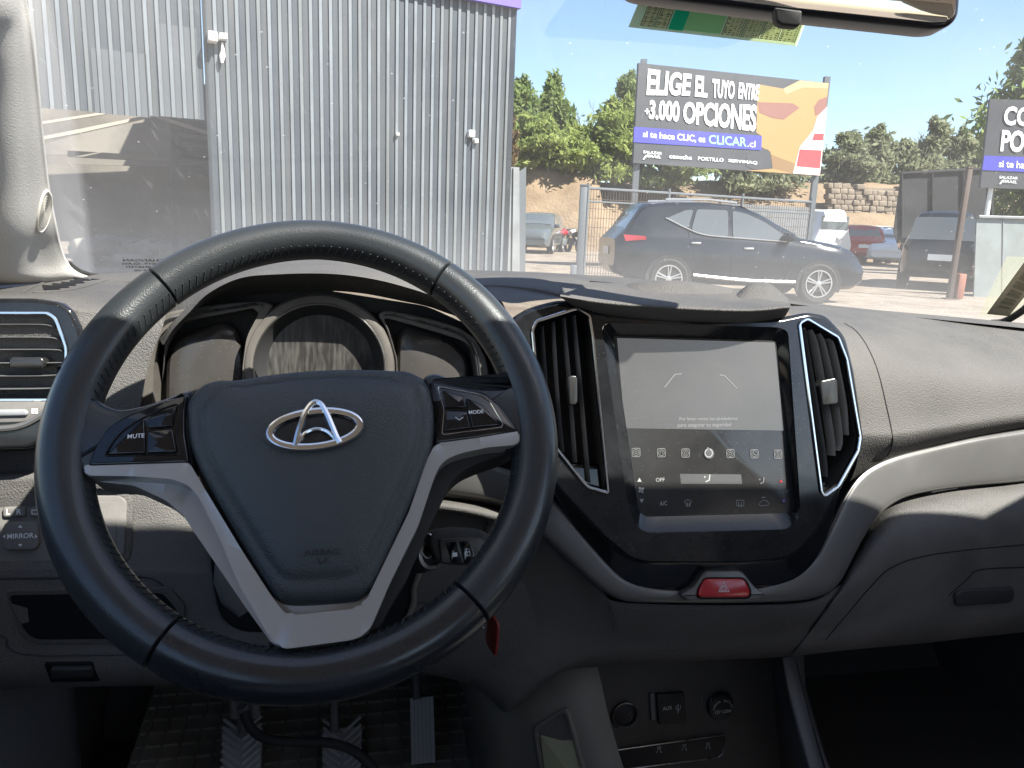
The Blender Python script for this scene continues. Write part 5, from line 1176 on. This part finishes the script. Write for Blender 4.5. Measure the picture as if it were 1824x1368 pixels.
# ---- gate sheet, posts, fences
def panel(name, label, cat, px, y, m, th=.06, **k):
    P0 = Yw(*px[0], y); f2 = Frame(P0, (0, -1, 0)); return solo(name, prism(f2, f2.uvs(px), -th, 0.), m, label, cat, **k)
gt = thing('sheet_gate', 'pale ribbed sheet metal gate leaf at the corner of the metal building', 'gate', G(915, 487))
f2 = Frame(Yw(915, 400, 15.2), (.25, -1, 0))
gp = [(893, 296), (925, 298), (926, 520), (886, 520)]
build('sheet', prism(f2, f2.uvs(gp), -.05, 0.), M['pale'], gt)
build('side_sheet', prism(f2, f2.uvs([(925, 306), (938, 297), (936, 520), (925, 520)]), -.09, -.03), M['greyp'], gt)
for x in (904, 914): build('rib', prism(f2, f2.uvs([(x, 298), (x + 2, 298), (x - 1, 520), (x - 3, 520)]), 0, .03), M['pale'], gt)
def post(name, label, px, py0, py1, w, m, Y, cap=True):
    a = Yw(px, py0, Y); z1 = a[2]
    t = thing(name, label, 'post', (a[0], a[1], 0)); build('shaft', box((a[0], a[1], z1 / 2), (w, w, z1), bev=.01), m, t)
    build('base_plate', box((a[0], a[1], .012), (w * 2.2, w * 2.2, .024)), m, t)
    if cap: build('cap', box((a[0], a[1], z1 + .012), (w * 1.15, w * 1.15, .024)), m, t)
    return t
post('fence_post', 'grey square steel post standing alone left of the dark SUV', 1040, 331, 490, .12, M['greyp'], 13.6)
post('stub_post', 'short grey stub post beside the tall steel post', 1022, 472, 490, .10, M['greyp'], 13.0, False)
rp = post('marker_post', 'rusty brown post with an orange painted foot in front of the dark van', 1727, 300, 535, .095, M['rust'], 15.4)
build('painted_foot', box((*Yw(1727, 400, 15.4)[:2], .27), (.15, .15, .50), bev=.02), M['orange'], rp)
fn = thing('wire_fence', 'rusty wire fence with a top rail behind the dark SUV', 'fence', G(1250, 460))
Pa, Pb = Yw(1048, 335, 17.), Yw(1446, 360, 19.5)
build('rail', tube([Pa, Pb], .03, 6), M['greyp'], fn); build('rail', tube([Pa - C_ * .28, Pb - C_ * .28], .02, 6), M['greyp'], fn)
wm_ = MB()
for i in range(90):
    p = Pa + (Pb - Pa) * i / 89; wm_.join(tube([p, (p[0], p[1], .05)], .006, 4, cap=False))
for k in range(9):
    wm_.join(tube([(Pa[0], Pa[1], .15 + k * .2), (Pb[0], Pb[1], .15 + k * .2)], .006, 4, cap=False))
build('wire_mesh', wm_, M['rust'], fn)
for i in (0, .33, .66, 1.): q = Pa + (Pb - Pa) * i; build('post', tube([q + C_ * .1, (q[0], q[1], 0)], .035, 8), M['greyp'], fn)
panel('white_hoarding', 'plain off white hoarding panel behind the dark SUV', 'hoarding', [(1290, 362), (1444, 370), (1440, 450), (1288, 450)], 21., M['pale'])
nt_ = thing('net_screen', 'tall black shade net screen behind the dark van', 'screen', G(1680, 440))
f3 = Frame(Yw(1680, 380, 27.), (0, -1, 0))
build('net', prism(f3, f3.uvs([(1604, 310), (1770, 300), (1770, 445), (1602, 445), (1592, 412), (1603, 330)]), -.05, 0.), M['net'], nt_)
for x in (1606, 1660, 1715, 1765): build('post', tube([f3.pt(*f3.uv(x, 306), .04), f3.pt(*f3.uv(x, 448), .04)], .04, 6), M['trimk'], nt_)
build('rail', tube([f3.pt(*f3.uv(1604, 309), .04), f3.pt(*f3.uv(1768, 300), .04)], .05, 6), M['trimk'], nt_)
sc_ = thing('sheet_fence', 'pale grey sheet fence with a rounded top corner at the right edge', 'fence', G(1790, 520))
f4 = Frame(Yw(1780, 450, 16.4), (0, -1, 0))
build('sheet', prism(f4, rnd(f4.uvs([(1740, 384), (1990, 392), (1990, 560), (1734, 548)]), [.10, .0, 0, 0]), -.04, 0.), M['sheetgrey'], sc_)
build('top_rail', tube([f4.pt(*f4.uv(x, y), .02) for x, y in ((1742, 386), (1990, 393))], .035, 6), M['pale'], sc_)
for x in (1786, 1850): build('joint', prism(f4, f4.uvs([(x, 388), (x + 2, 388), (x, 552), (x - 2, 552)]), 0., .012), M['pale'], sc_)
# rubble wall on the bank
rw = MB()
fw = Frame(Yw(1560, 350, 40.), (0, -1, 0))
for r in range(8):
    x = 1475 + (r % 2) * 5
    while x < 1612:
        w_ = random.uniform(9, 17); y = 326 + r * 9.5 + (x - 1475) * .04
        if not (r == 0 and random.random() < .45): rw.join(prism(fw, rnd(fw.uvs([(x, y), (x + w_ - .4, y + random.uniform(-1, 1)), (x + w_ - .4, y + 9.6), (x, y + 9.6)]), .06), -.6, random.uniform(-.05, .05), .04))
        x += w_
rw.join(prism(fw, fw.uvs([(1480, 332), (1608, 336), (1608, 402), (1478, 402)]), -.7, -.15))
solo('stone_wall', rw, M['stone'], 'rough dry stone retaining wall on the bank right of the big billboard', 'wall')

# ---- billboards
def quadmap(q3, s, u): q3 = [np.asarray(p) for p in q3]; return q3[0] * (1 - s) * (1 - u) + q3[1] * s * (1 - u) + q3[2] * s * u + q3[3] * (1 - s) * u
def word(fr, s, q, w, bold=.03, m=None, xs=1.):
    V, Fs = text_mb(s, 1., bold); lo_, hi_ = V.min(0), V.max(0)
    Q = [fr.uv(*p) for p in q]; mb = MB()
    return mb.add([fr.pt(*quadmap(Q, (x - lo_[0]) / (hi_[0] - lo_[0]), (hi_[1] - y) / (hi_[1] - lo_[1])), w) for x, y, _ in V], Fs)
def poly(fr, px, w): return MB().add([fr.pt(*fr.uv(*p), w) for p in px], [tuple(range(len(px)))])
TLb, TRb = Yw(1138, 112, 21.6), Yw(1477, 148, 23.2)
hd = TRb - TLb; hd[2] = 0; hd /= np.linalg.norm(hd)
BF1 = Frame(TLb, (hd[1], -hd[0], 0))
bb = thing('billboard', 'big dark billboard with white capitals over a yellow car picture, seen whole', 'billboard', G(1300, 460), group='advertising billboards')
q4 = [(1138, 112), (1477, 148), (1460, 313), (1128, 290)]
build('panel', prism(BF1, BF1.uvs(q4), -.12, 0.), M['bb'], bb)
build('picture', poly(BF1, [(1350, 150), (1395, 158), (1425, 143), (1476, 148.4), (1460, 312.6), (1330, 304), (1376, 300), (1372, 270), (1356, 262), (1356, 242), (1347, 236)], .004), M['bby'], bb, flat=True)
build('picture_shade', poly(BF1, [(1376, 300), (1373, 275), (1420, 293), (1414, 309)], .006), M['bbo'], bb, flat=True); build('picture_shade', poly(BF1, [(1395, 158), (1425, 143), (1476, 148.4), (1474, 158), (1430, 156), (1400, 168)], .006), M['bbo2'], bb, flat=True)

for px_, mm in (([(1350, 182), (1412, 184), (1424, 192), (1396, 213), (1375, 210), (1352, 200)], 'bbm'), ([(1330, 272), (1368, 266), (1376, 300), (1345, 303), (1328, 296)], 'bb'), ([(1458, 178), (1474, 172), (1470, 200), (1452, 206), (1450, 190)], 'bbm')):
    build('picture_detail', poly(BF1, px_, .008), M[mm], bb, flat=True)
build('stripes', poly(BF1, [(1473, 190), (1460, 312.6), (1412, 309), (1424, 262), (1448, 232), (1455, 208)], .012), M['bbp'], bb, flat=True)
build('red_stripe', poly(BF1, [(1450, 238), (1467, 238), (1466, 250), (1446, 250)], .016), M['bbr'], bb, flat=True); build('red_stripe', poly(BF1, [(1424, 266), (1463, 268), (1460, 300), (1418, 296)], .016), M['bbr'], bb, flat=True)
build('band', poly(BF1, [(1129.6, 226), (1356.6, 242.4), (1355.5, 267.6), (1128, 253.4)], .014), M['bbblue'], bb, flat=True)
big = MB()
for s_, q_ in (('ELIGE', [(1154, 122), (1232, 132), (1228, 171), (1151, 170)]), ('EL', [(1239, 134), (1260, 137), (1259, 174), (1237, 172)]), ('TUYO', [(1269, 140), (1309, 145), (1307, 177), (1268, 174.5)]), ('ENTRE', [(1316, 147), (1353, 151.5), (1350, 179), (1314, 176)]),
              ('+', [(1148, 193), (1157, 194), (1156, 204), (1148, 203)]), ('3.000', [(1157, 178), (1210, 180), (1209.5, 218), (1155, 212)]), ('OPCIONES', [(1217, 181), (1348, 186.5), (1345.5, 235), (1216, 219.5)])):
    big.join(word(BF1, s_, q_, .02, .035))
build('headline', big, M['bbw'], bb, flat=True)
t_ = word(BF1, 'si te hace CLIC, es', [(1145, 233), (1256, 242), (1255.5, 256), (1144.5, 246)], .02, .02); t_.join(word(BF1, '.cl', [(1331, 250), (1345, 251.5), (1344.5, 262.5), (1331, 261.8)], .02, .01))
build('slogan', t_, M['bbw'], bb, flat=True)
build('site_name', word(BF1, 'CLICAR', [(1262, 240), (1329, 245.5), (1329, 261.5), (1262, 256)], .02, .015), M['bbgreen'], bb, flat=True)
t_ = MB()
for s_, q_ in (('SALAZAR', [(1146, 268), (1179, 271), (1178, 276), (1145, 273)]), ('ISRAEL', [(1152, 275), (1178, 277.5), (1177, 282.5), (1151, 280)]), ('coseche', [(1192, 274), (1232, 277), (1231.5, 285), (1191.5, 282)]), ('PORTILLO', [(1243, 279), (1288.5, 282), (1288, 288.5), (1242.5, 285.5)]), ('SERVIMAQ', [(1297, 283), (1348.5, 287.5), (1348, 294), (1296.5, 289.5)])):
    t_.join(word(BF1, s_, q_, .02, .015))
t_.join(poly(BF1, [(1150, 276), (1153, 277), (1147, 284), (1144, 284)], .02))
build('sponsor_names', t_, M['bbw'], bb, flat=True)
for x, y in ((1147, 106), (1473, 137)):
    a = BF1.hit(x, y, -.2); build('post', box((a[0], a[1], a[2] / 2), (.16, .16, a[2])), M['greyp'], bb)
BF2 = Frame(Yw(1790, 250, 24.), (-.12, -1, 0))
b2 = thing('billboard', 'second dark billboard, cut off at the right above the pale sheet fence', 'billboard', G(1850, 460), group='advertising billboards')
build('panel', prism(BF2, BF2.uvs([(1764, 176), (2070, 186), (2056, 345), (1746, 334)]), -.12, 0.), M['bb'], b2)
big = word(BF2, 'COMPRA', [(1790, 189), (1925, 195), (1921, 230), (1786, 223)], .02, .035); big.join(word(BF2, 'POR SOLO', [(1785, 231), (1940, 238), (1936, 278), (1781, 270)], .02, .035))
build('headline', big, M['bbw'], b2, flat=True)
build('band', poly(BF2, [(1753, 277), (1990, 286), (1988, 314), (1749, 303)], .014), M['bbblue'], b2, flat=True)
build('slogan', word(BF2, 'si te hace CLIC, es', [(1779, 285), (1900, 291), (1899, 307), (1778, 300)], .02, .02), M['bbw'], b2, flat=True)
t_ = word(BF2, 'SALAZAR', [(1780, 313), (1813, 315), (1812, 320), (1779, 318)], .02, .015); t_.join(word(BF2, 'ISRAEL', [(1787, 320), (1812, 322), (1811, 327), (1786, 325)], .02, .015)); t_.join(poly(BF2, [(1785, 320), (1788, 321), (1782, 328), (1779, 328)], .02))
build('sponsor_names', t_, M['bbw'], b2, flat=True)
for x in (1766, 1990):
    a = BF2.hit(x, 330, -.2); build('post', tube([a, (a[0], a[1], 0)], .07, 8), M['whitep'], b2)

# ---- cars
def make_car(name, label, cat, pos, heading, S, paint, detail=1, group=None):
    """S: side profile in metres (x from rear to nose); local x forward, y left, z up"""
    t = thing(name, label, cat, pos, heading, group)
    Lc = S['L']; W = S['W'] / 2; xs = np.linspace(0, Lc, 44)
    itp = lambda P, x: float(np.interp(x, [p[0] for p in P], [p[1] for p in P]))
    zt = lambda x: itp(S['top'], x); zb = lambda x: itp(S['bot'], x); bl = lambda x: min(itp(S['belt'], x), zt(x) - .02)
    wf = lambda x: W * (1 - .16 * max(0, 1 - x / .55) ** 2 - .20 * max(0, 1 - (Lc - x) / .8) ** 2)
    def sec(x):
        w = wf(x); b, h, top = zb(x), bl(x), zt(x); tum = .33; wr = w * .96 - (top - h) * tum
        half = [(0, b), (w * .86, b), (w * .97, b + .06), (w, b + .22), (w * 1.0, (b + h) / 2 + .08), (w * .985, h - .06), (w * .955, h)]
        half += [(w * .955 - (top - h) * .5 * tum, h + (top - h) * .5), (wr + .02, top - .07), (wr - .05, top - .015), (wr * .55, top + .012), (0, top + .02)] if top - h > .12 else [(w * .93, h + (top - h) * .35), (w * .89, h + (top - h) * .65), (w * .80, top - .005), (w * .7, top), (w * .4, top + .012), (0, top + .016)][0:5] + [(0, top + .016)]
        if len(half) != 12: half = half[:11] + [(0, top + .016)]
        return half
    rings = []
    for x in xs:
        h = sec(x); rings.append([(x, y, z) for y, z in h] + [(x, -y, z) for y, z in h[-2:0:-1]])
    mb = grid_mb(np.array(rings), closev=True); n = len(rings[0])
    mb.f += [tuple(range(n))[::-1], tuple((len(rings) - 1) * n + k for k in range(n))]
    mb.xf(lambda p: p - np.array([Lc / 2, 0, 0]))
    build('body', mb, paint, t, local=True, ang=32)
    def ys(x, z):
        w = wf(x); h = bl(x); top = zt(x)
        return w * .955 - max(0, z - h) * .33 if z > h else w * (.955 + .045 * min(1, (h - z) / .3))
    def sidepoly(P, d, s):
        P = rnd(P, .05, 3); return MB().add([(x - Lc / 2, s * (ys(x, z) + d), z) for x, z in P], [tuple(range(len(P)))])
    for s in (1, -1):
        for P in S['win']: build('window', sidepoly(P, .012, s), M['carglass'], t, local=True, flat=True)
        if detail:
            c_ = np.array(S['chrome']); build('window_trim', tube([(x - Lc / 2, s * (ys(x, z) + .012), z) for x, z in cr(c_, 24)], .012, 6), M['alloy'], t, local=True)
            for P in S['handle']: build('handle', box((P[0] - Lc / 2, s * (ys(*P) + .02), P[1]), (.17, .035, .035), bev=.012), M['alloy'], t, local=True)
            for P in S['seam']: build('seam', tube([(x - Lc / 2, s * (ys(x, z) + .002), z) for x, z in cr(np.array(P), 14)], .006, 4), M['trimk'], t, local=True)
            sk = S['sill']; build('sill', tube([(x - Lc / 2, s * (wf(x) * .99), z) for x, z in cr(np.array(sk), 10)], .035, 8, r2=.05), M['alloy'], t, local=True)
            build('roof_rail', tube([(x - Lc / 2, s * (ys(x, zt(x)) - .05), zt(x) + .04) for x in np.linspace(*S['rail'], 14)], .02, 6), M['alloy'], t, local=True)
        mr = S['mirror']; mi = build('wing_mirror', box((mr[0] - Lc / 2, s * (ys(*mr) + .12), mr[1]), (.14, .22, .15), bev=.04), paint, t, local=True)
        for wi, xw in enumerate(S['wheels']):
            yo = s * (wf(xw) + .005); R = S['R']
            fa = Frame((xw - Lc / 2, yo, R), (0, s, 0))
            ar = MB().add([fa.pt(R * 1.17 * cos(a), R * 1.17 * sin(a), .003) for a in np.linspace(-.35, pi + .35, 30)], [tuple(range(30))])
            build('arch', ar, M['trimk'], t, local=True, flat=True)
            wh = build('wheel', lathe(fa, [(R * .66, -.02), (R * .70, .02), (R * .9, .03), (R, .0), (R, -.2)], 36), M['tyre'], t, local=True)
            build('rim', lathe(fa, [(R * .68, .024), (R * .63, .012), (R * .60, -.05), (.0, -.055)], 36), M['trimk'] if detail else M['alloy'], wh, local=True)
            sp_ = MB()
            for k in range(5):
                for dd in (-.13, .13):
                    a = k * 2 * pi / 5 + .3; sp_.join(tube([fa.pt(R * .12 * cos(a + dd * 2), R * .12 * sin(a + dd * 2), .0), fa.pt(R * .64 * cos(a + dd), R * .64 * sin(a + dd), .012)], R * .045, 6))
            sp_.join(lathe(fa, [(R * .66, .014), (R * .69, .026), (R * .63, .026), (R * .62, .012)], 36)); sp_.join(lathe(fa, [(R * .16, -.01), (R * .15, .016), (0, .02)], 16))
            build('spokes', sp_, M['alloy'], wh, local=True)
    def across(x0, z0, x1, z1, k0, k1, mm, nm, d=.012, n=8):
        """pane across the car between two heights of the profile"""
        dx, dz = x1 - x0, z1 - z0; L_ = hypot(dx, dz); nx, nz = -dz / L_, dx / L_
        if nz < 0: nx, nz = -nx, -nz
        row = [[(x0 - Lc / 2 + nx * d, v * k0, z0 + nz * d + .015 * (1 - (v) ** 2)) for v in np.linspace(-1, 1, n)], [(x1 - Lc / 2 + nx * d, v * k1, z1 + nz * d + .015 * (1 - v * v)) for v in np.linspace(-1, 1, n)]]
        return build(nm, grid_mb(np.array(row)), M[mm], t, local=True)
    for a in S['panes']: across(*a)
    for P, mm, nm in S['rear']: build(nm, MB().add([(p[0] - Lc / 2, p[1], p[2]) for p in P], [tuple(range(len(P)))]), M[mm], t, local=True, flat=True)
    return t
suv = dict(L=4.45, W=1.84, R=.345, top=[(0, .98), (.06, 1.06), (.16, 1.12), (.42, 1.52), (.46, 1.585), (.9, 1.635), (1.6, 1.655), (2.1, 1.62), (2.5, 1.50), (3.05, 1.20), (3.2, 1.12), (3.9, 1.02), (4.2, .93), (4.38, .80), (4.45, .66)],
           bot=[(0, .52), (.12, .36), (.5, .28), (3.9, .24), (4.3, .26), (4.45, .36)], belt=[(0, .94), (.2, 1.06), (1., 1.06), (2., 1.05), (3.1, 1.0), (4., .90), (4.45, .62)],
           win=[[(.86, 1.36), (1.18, 1.50), (1.32, 1.52), (1.22, 1.20)], [(1.28, 1.18), (1.38, 1.525), (1.92, 1.53), (1.92, 1.09), (1.5, 1.11)], [(2.0, 1.085), (2.0, 1.525), (2.25, 1.48), (2.55, 1.36), (2.92, 1.14), (2.90, 1.06)]],
           chrome=[(.84, 1.36), (1.2, 1.20), (1.5, 1.105), (2.0, 1.075), (2.95, 1.04)], handle=[(1.36, .96), (2.28, .90)],
           seam=[[(2.0, 1.06), (2.0, .6), (2.02, .38)], [(1.22, 1.15), (1.32, .8), (1.42, .62)], [(2.98, 1.02), (3.05, .75), (2.98, .42)], [(.1, .86), (.9, .90), (2., .86), (3.4, .80)]], sill=[(1.35, .42), (2.3, .36), (3.15, .36)],
           rail=(.85, 2.1), mirror=(2.95, 1.12), wheels=(.93, 3.57),
           panes=[(3.12, 1.17, 2.2, 1.60, .72, .58, 'carglass', 'windscreen'), (.18, 1.14, .42, 1.50, .66, .56, 'carglass', 'rear_window')],
           rear=[([(.16, -.86, .95), (.50, -.935, .99), (.48, -.935, 1.045), (.12, -.84, 1.06)], 'tail', 'tail_lamp'), ([(.16, .86, .93), (.62, .935, .98), (.60, .935, 1.05), (.12, .84, 1.07)], 'tail', 'tail_lamp'),
                 ([(-.012, -.25, .70), (-.012, .25, .70), (-.012, .25, .84), (-.012, -.25, .84)], 'whitep', 'number_plate'), ([(.07, -.80, .46), (.07, -.66, .46), (.07, -.66, .54), (.07, -.80, .54)], 'tail', 'rear_reflector'),
                 ([(4.20, -.70, .83), (4.36, -.55, .76), (4.34, -.55, .70), (4.14, -.75, .76)], 'lamp', 'head_lamp'), ([(4.20, .70, .83), (4.36, .55, .76), (4.34, .55, .70), (4.14, .75, .76)], 'lamp', 'head_lamp')])
fw_ = G(1453, 541); hdg = radians(4)
# nose to the right: the side towards the viewer is the car's right (-y)
suv_pos = fw_ - np.array([cos(hdg), sin(hdg), 0]) * (3.57 - 4.45 / 2) + np.array([-sin(hdg), cos(hdg), 0]) * .92
sv = make_car('parked_suv', 'glossy black SUV with chrome window line parked broadside in front of the billboard', 'car', suv_pos, hdg, suv, M['navy'])
def simple(S, **k): d = dict(S); d.update(k); return d
hatch = simple(suv)
def place(px, py, dy=0.): p = G(px, py); return p + np.array([0, dy, 0])
pick = simple(suv, L=4.4, W=1.62, top=[(0, 1.0), (.05, 1.1), (.25, 1.72), (.4, 1.80), (2., 1.82), (2.5, 1.72), (3.05, 1.22), (3.3, 1.14), (4.2, 1.02), (4.4, .75)])
make_car('dark_van', 'dark blocky van parked with its rear towards us behind the rusty post', 'van', place(1757, 524, 2.2), radians(62), simple(pick, panes=[(3.12, 1.2, 2.45, 1.68, .72, .60, 'carglass', 'windscreen'), (.06, 1.15, .24, 1.66, .70, .60, 'carglass', 'rear_window')]), M['navy'], 0)
make_car('grey_suv', 'dark grey SUV facing us beside the pale gate leaf', 'car', place(958, 453, 2.4), radians(-102), suv, M['greycar'], 0)
gs_ = bpy.data.objects['grey_suv']
make_car('red_car', 'red hatchback parked in the distance beyond the black SUV', 'car', place(1541, 471, 1.6), radians(80), suv, M['redcar'], 0, 'cars in the distance')
make_car('white_car', 'white car parked right of the red hatchback', 'car', place(1594, 474, 1.8), radians(-102), suv, M['whitecar'], 0, 'cars in the distance')
make_car('silver_car', 'pale silver car half hidden by the dark van', 'car', place(1634, 470, 2.2), radians(-125), suv, M['silvercar'], 0, 'cars in the distance')
van = simple(suv, L=5., W=1.95, top=[(0, 2.0), (.1, 2.2), (3.3, 2.25), (3.9, 1.5), (4.6, 1.2), (5., .8)], panes=[(.0, 1.4, .02, 1.95, .6, .6, 'carglass', 'rear_window')], rear=[])
make_car('white_van', 'tall white delivery van beyond the bonnet of the black SUV', 'van', place(1466, 469, 2.4), radians(96), simple(van, wheels=(.9, 4.1), mirror=(3.7, 1.4)), M['whitecar'], 0)
# motorcycles by the bank
def bike(name, label, x, y, m, h):
    p = G(x, y); t = thing(name, label, 'motorcycle', p, h, 'motorcycles by the earth bank')
    for xx in (-.65, .65): build('wheel', tube([(xx + .28 * cos(a), 0, .3 + .28 * sin(a)) for a in np.linspace(0, 2 * pi, 21)[:-1]], .06, 8, True), M['tyre'], t, local=True)
    build('frame', tube([(-.6, 0, .35), (-.2, 0, .55), (.3, 0, .8), (.45, 0, .95), (.62, 0, .35)], .05, 8), M['trimk'], t, local=True)
    build('tank', tube([(-.1, 0, .78), (.1, 0, .86), (.35, 0, .84)], [.10, .17, .12], 10), m, t, local=True)
    build('seat', tube([(-.65, 0, .84), (-.4, 0, .80), (-.1, 0, .78)], [.08, .13, .11], 10), M['trimk'], t, local=True)
    build('handlebar', tube([(.42, -.36, 1.02), (.46, 0, .98), (.42, .36, 1.02)], .025, 6), M['greyp'], t, local=True)
    build('engine', box((.02, 0, .45), (.4, .28, .32), bev=.05), M['greyp'], t, local=True)
bike('motorcycle', 'red motorcycle parked right of the grey SUV', 1000, 449, M['redcar'], radians(60))
bike('motorcycle', 'white motorcycle parked beside the red one near the steel post', 1020, 449, M['whitecar'], radians(110))

# ---- trees
def tree(name, label, px, top, base, hw, Y, lm, nleaf=2200, lsize=.22, lobes=9, group=None, trunk=True, shape=1.):
    r_ = np.random.default_rng(int(px * 7 + top)); b = Yw(px, base, Y); tp = Yw(px, top, Y); H = tp[2] - b[2]; Wd = hw / F * Y
    gz = min(b[2], topz(b[0]) if Y > 36 else 0.)
    t = thing(name, label, 'tree', (b[0], b[1], gz), 0., group)
    C0 = np.array([b[0], b[1], b[2]]); tr = MB()
    tr.join(tube([(b[0], b[1], gz - .2), C0 + (0.05, 0, H * .3), C0 + (-.05, .1, H * .7)], [.16, .11, .04], 7))
    lob = []
    for i in range(lobes * 2):
        h = (i + .5) / (lobes * 2); a = r_.uniform(0, 2 * pi)
        env = (sin(pi * min(1., .22 + .78 * h)) ** .7 if shape < 1.5 else (1 - h) ** .6 * .8 + .12)
        rr = Wd * .74 * env * r_.uniform(.15, 1.) ** .6
        c = C0 + np.array([rr * cos(a), rr * sin(a) * .8, H * (.05 + .86 * h)])
        lob.append((c, Wd * r_.uniform(.36, .56) * (.5 + .5 * env), H * r_.uniform(.09, .15)))
        if i % 2 == 0: tr.join(tube([C0 + (0, 0, H * h * .5), (C0 + c) / 2 + (0, 0, H * .1), c], [.06, .04, .015], 5))
    for k_ in range(3):                                     # whippy leaders above the crown
        lob.append((C0 + np.array([r_.uniform(-.3, .3) * Wd, 0, H * r_.uniform(.86, .97)]), Wd * .10, H * .09))
    lobes = len(lob)
    build('trunk', tr, M['bark'], t)
    V = []; Fs = []
    for i in range(nleaf):
        c, rx, rz_ = lob[r_.integers(lobes)]; d = r_.normal(size=3); d /= np.linalg.norm(d); k = r_.uniform(.1, 1.) ** .45 * (1 + .8 * (r_.random() < .18) * r_.random())
        p = c + d * np.array([rx, rx, rz_]) * k
        u = r_.normal(size=3); u[2] += .6; u /= np.linalg.norm(u); v = np.cross(u, r_.normal(size=3)); v /= np.linalg.norm(v); s = lsize * r_.uniform(.5, 1.2)
        n0 = len(V); V += [p - u * s, p + v * s * .38, p + u * s, p - v * s * .38]; Fs.append((n0, n0 + 1, n0 + 2, n0 + 3))
    build('crown', MB().add(V, Fs), lm, t, flat=True)
    return t
g1 = 'trees on the earth bank'
TR = [('leafb', 'tall feathery green tree at the corner of the metal building', 922, 142, 296, 46, 42, 9, 4200, 1.),
      ('leafb', 'slender pointed tree second from the metal building', 980, 136, 300, 42, 43, 9, 3800, 1.),
      ('leafa', 'wide bright yellow green bush on the bank edge behind the pale gate', 950, 206, 300, 80, 40, 9, 5200, 1.),
      ('leafa', 'rounded mid green bush between the bare tree and the pointed tree', 1020, 226, 306, 62, 40.5, 9, 4200, 1.),
      ('leafb', 'tall dense tree rising left of the big billboard', 1108, 132, 316, 48, 43, 9, 5000, 1.),
      ('leafa', 'broad leafy tree touching the left edge of the big billboard', 1092, 180, 320, 66, 41, 10, 5600, 1.),
      ('leafb', 'dark bush under the left half of the big billboard', 1180, 236, 332, 84, 41, 9, 4600, 1.),
      ('leafc', 'dry bush under the right half of the big billboard', 1330, 250, 340, 96, 42, 9, 4200, 1.),
      ('leafc', 'pale olive tree just right of the big billboard', 1500, 236, 334, 54, 44, 9, 3600, 1.),
      ('leafc', 'pale tree with a pointed crown right of the olive tree', 1550, 226, 334, 44, 45, 9, 3000, 2.),
      ('leafc', 'low pale scrubby tree in the middle of the right hand row', 1600, 250, 336, 52, 46, 9, 3000, 1.),
      ('leafc', 'taller grey green tree with thin twigs in the right hand row', 1655, 214, 334, 44, 46, 9, 3000, 2.),
      ('leafc', 'narrow grey green tree left of the cut off billboard', 1702, 230, 332, 40, 46, 9, 2600, 2.),
      ('leafc', 'small pale tree beside the cut off billboard', 1742, 242, 330, 40, 46, 9, 2600, 1.)]
for lm, lab, px, top, base, hw, Y, lb, nl, shp in TR: tree('tree', lab, px, top, base, hw, Y, M[lm], int(nl * 1.35), .23, lb, g1, True, shp)
tree('tree', 'big dark green tree standing behind the cut off billboard at the right edge', 1806, 62, 420, 118, 30, M['leafb'], 10000, .2, 18, None, True, 1.)
tree('dry_bush', 'brown dry scrub against the corner of the metal building', 905, 205, 300, 22, 38, M['leafd'], 900, .2, 6)
def bare(label, px, top, base, Y):
    r_ = np.random.default_rng(px); b = Yw(px, base, Y); tp = Yw(px, top, Y); H = tp[2] - b[2]; t = thing('bare_tree', label, 'tree', b, 0., 'bare trees'); mb = MB()
    def br_(p, d, L_, r, n):
        q = p + d * L_; mb.join(tube([p, (p + q) / 2 + r_.normal(size=3) * L_ * .04, q], [r, r * .8, r * .5], 5))
        if n:
            for k in range(3): e = d + r_.normal(size=3) * .38; e[2] = abs(e[2]) + .3; e /= np.linalg.norm(e); br_(p + d * L_ * r_.uniform(.45, 1.), e, L_ * r_.uniform(.5, .75), r * .55, n - 1)
    br_(b, np.array([.03, 0, 1.]), H * .42, .05, 4); build('branches', mb, M['bark'], t)
bare('leafless twiggy tree against the sky left of the big billboard', 1046, 158, 306, 43)
bare('leafless thin tree above the right hand row of trees', 1640, 196, 325, 47)
# ================================================================== LIGHT
sd = A_ * -.46 + B_ * .45 + C_ * -.765; sd /= np.linalg.norm(sd)
su = bpy.data.lights.new('sun', 'SUN'); su.energy = SUN_E; su.angle = radians(.5); su.color = (1., .955, .88)
so = bpy.data.objects.new('sun', su); COL.objects.link(so); so.rotation_euler = Vector(sd).to_track_quat('-Z', 'Y').to_euler(); so.location = (3, -4, 9)
w = bpy.data.worlds.new('World'); SC.world = w; w.use_nodes = True; N = w.node_tree.nodes; L = w.node_tree.links
sky = N.new('ShaderNodeTexSky'); sky.sky_type = 'NISHITA'; sky.sun_disc = False; sky.sun_elevation = math.asin(-sd[2])
sky.sun_rotation = atan2(-sd[0], -sd[1]); sky.altitude = 500; sky.air_density = 1.; sky.dust_density = 1.2; sky.ozone_density = 1.2
L.new(sky.outputs[0], N['Background'].inputs['Color']); N['Background'].inputs['Strength'].default_value = SKY_S
SC.view_settings.view_transform = 'Standard'; SC.view_settings.look = 'None'; SC.view_settings.gamma = 1.; SC.view_settings.use_curve_mapping = False
SC.view_settings.exposure = EXPO
SC.render.engine = 'CYCLES'
SC.cycles.use_denoising = True
SC.cycles.max_bounces = 10; SC.cycles.transparent_max_bounces = 24; SC.cycles.diffuse_bounces = 5; SC.cycles.glossy_bounces = 5
SC.cycles.sample_clamp_indirect = 6.; SC.cycles.caustics_reflective = False; SC.cycles.caustics_refractive = False
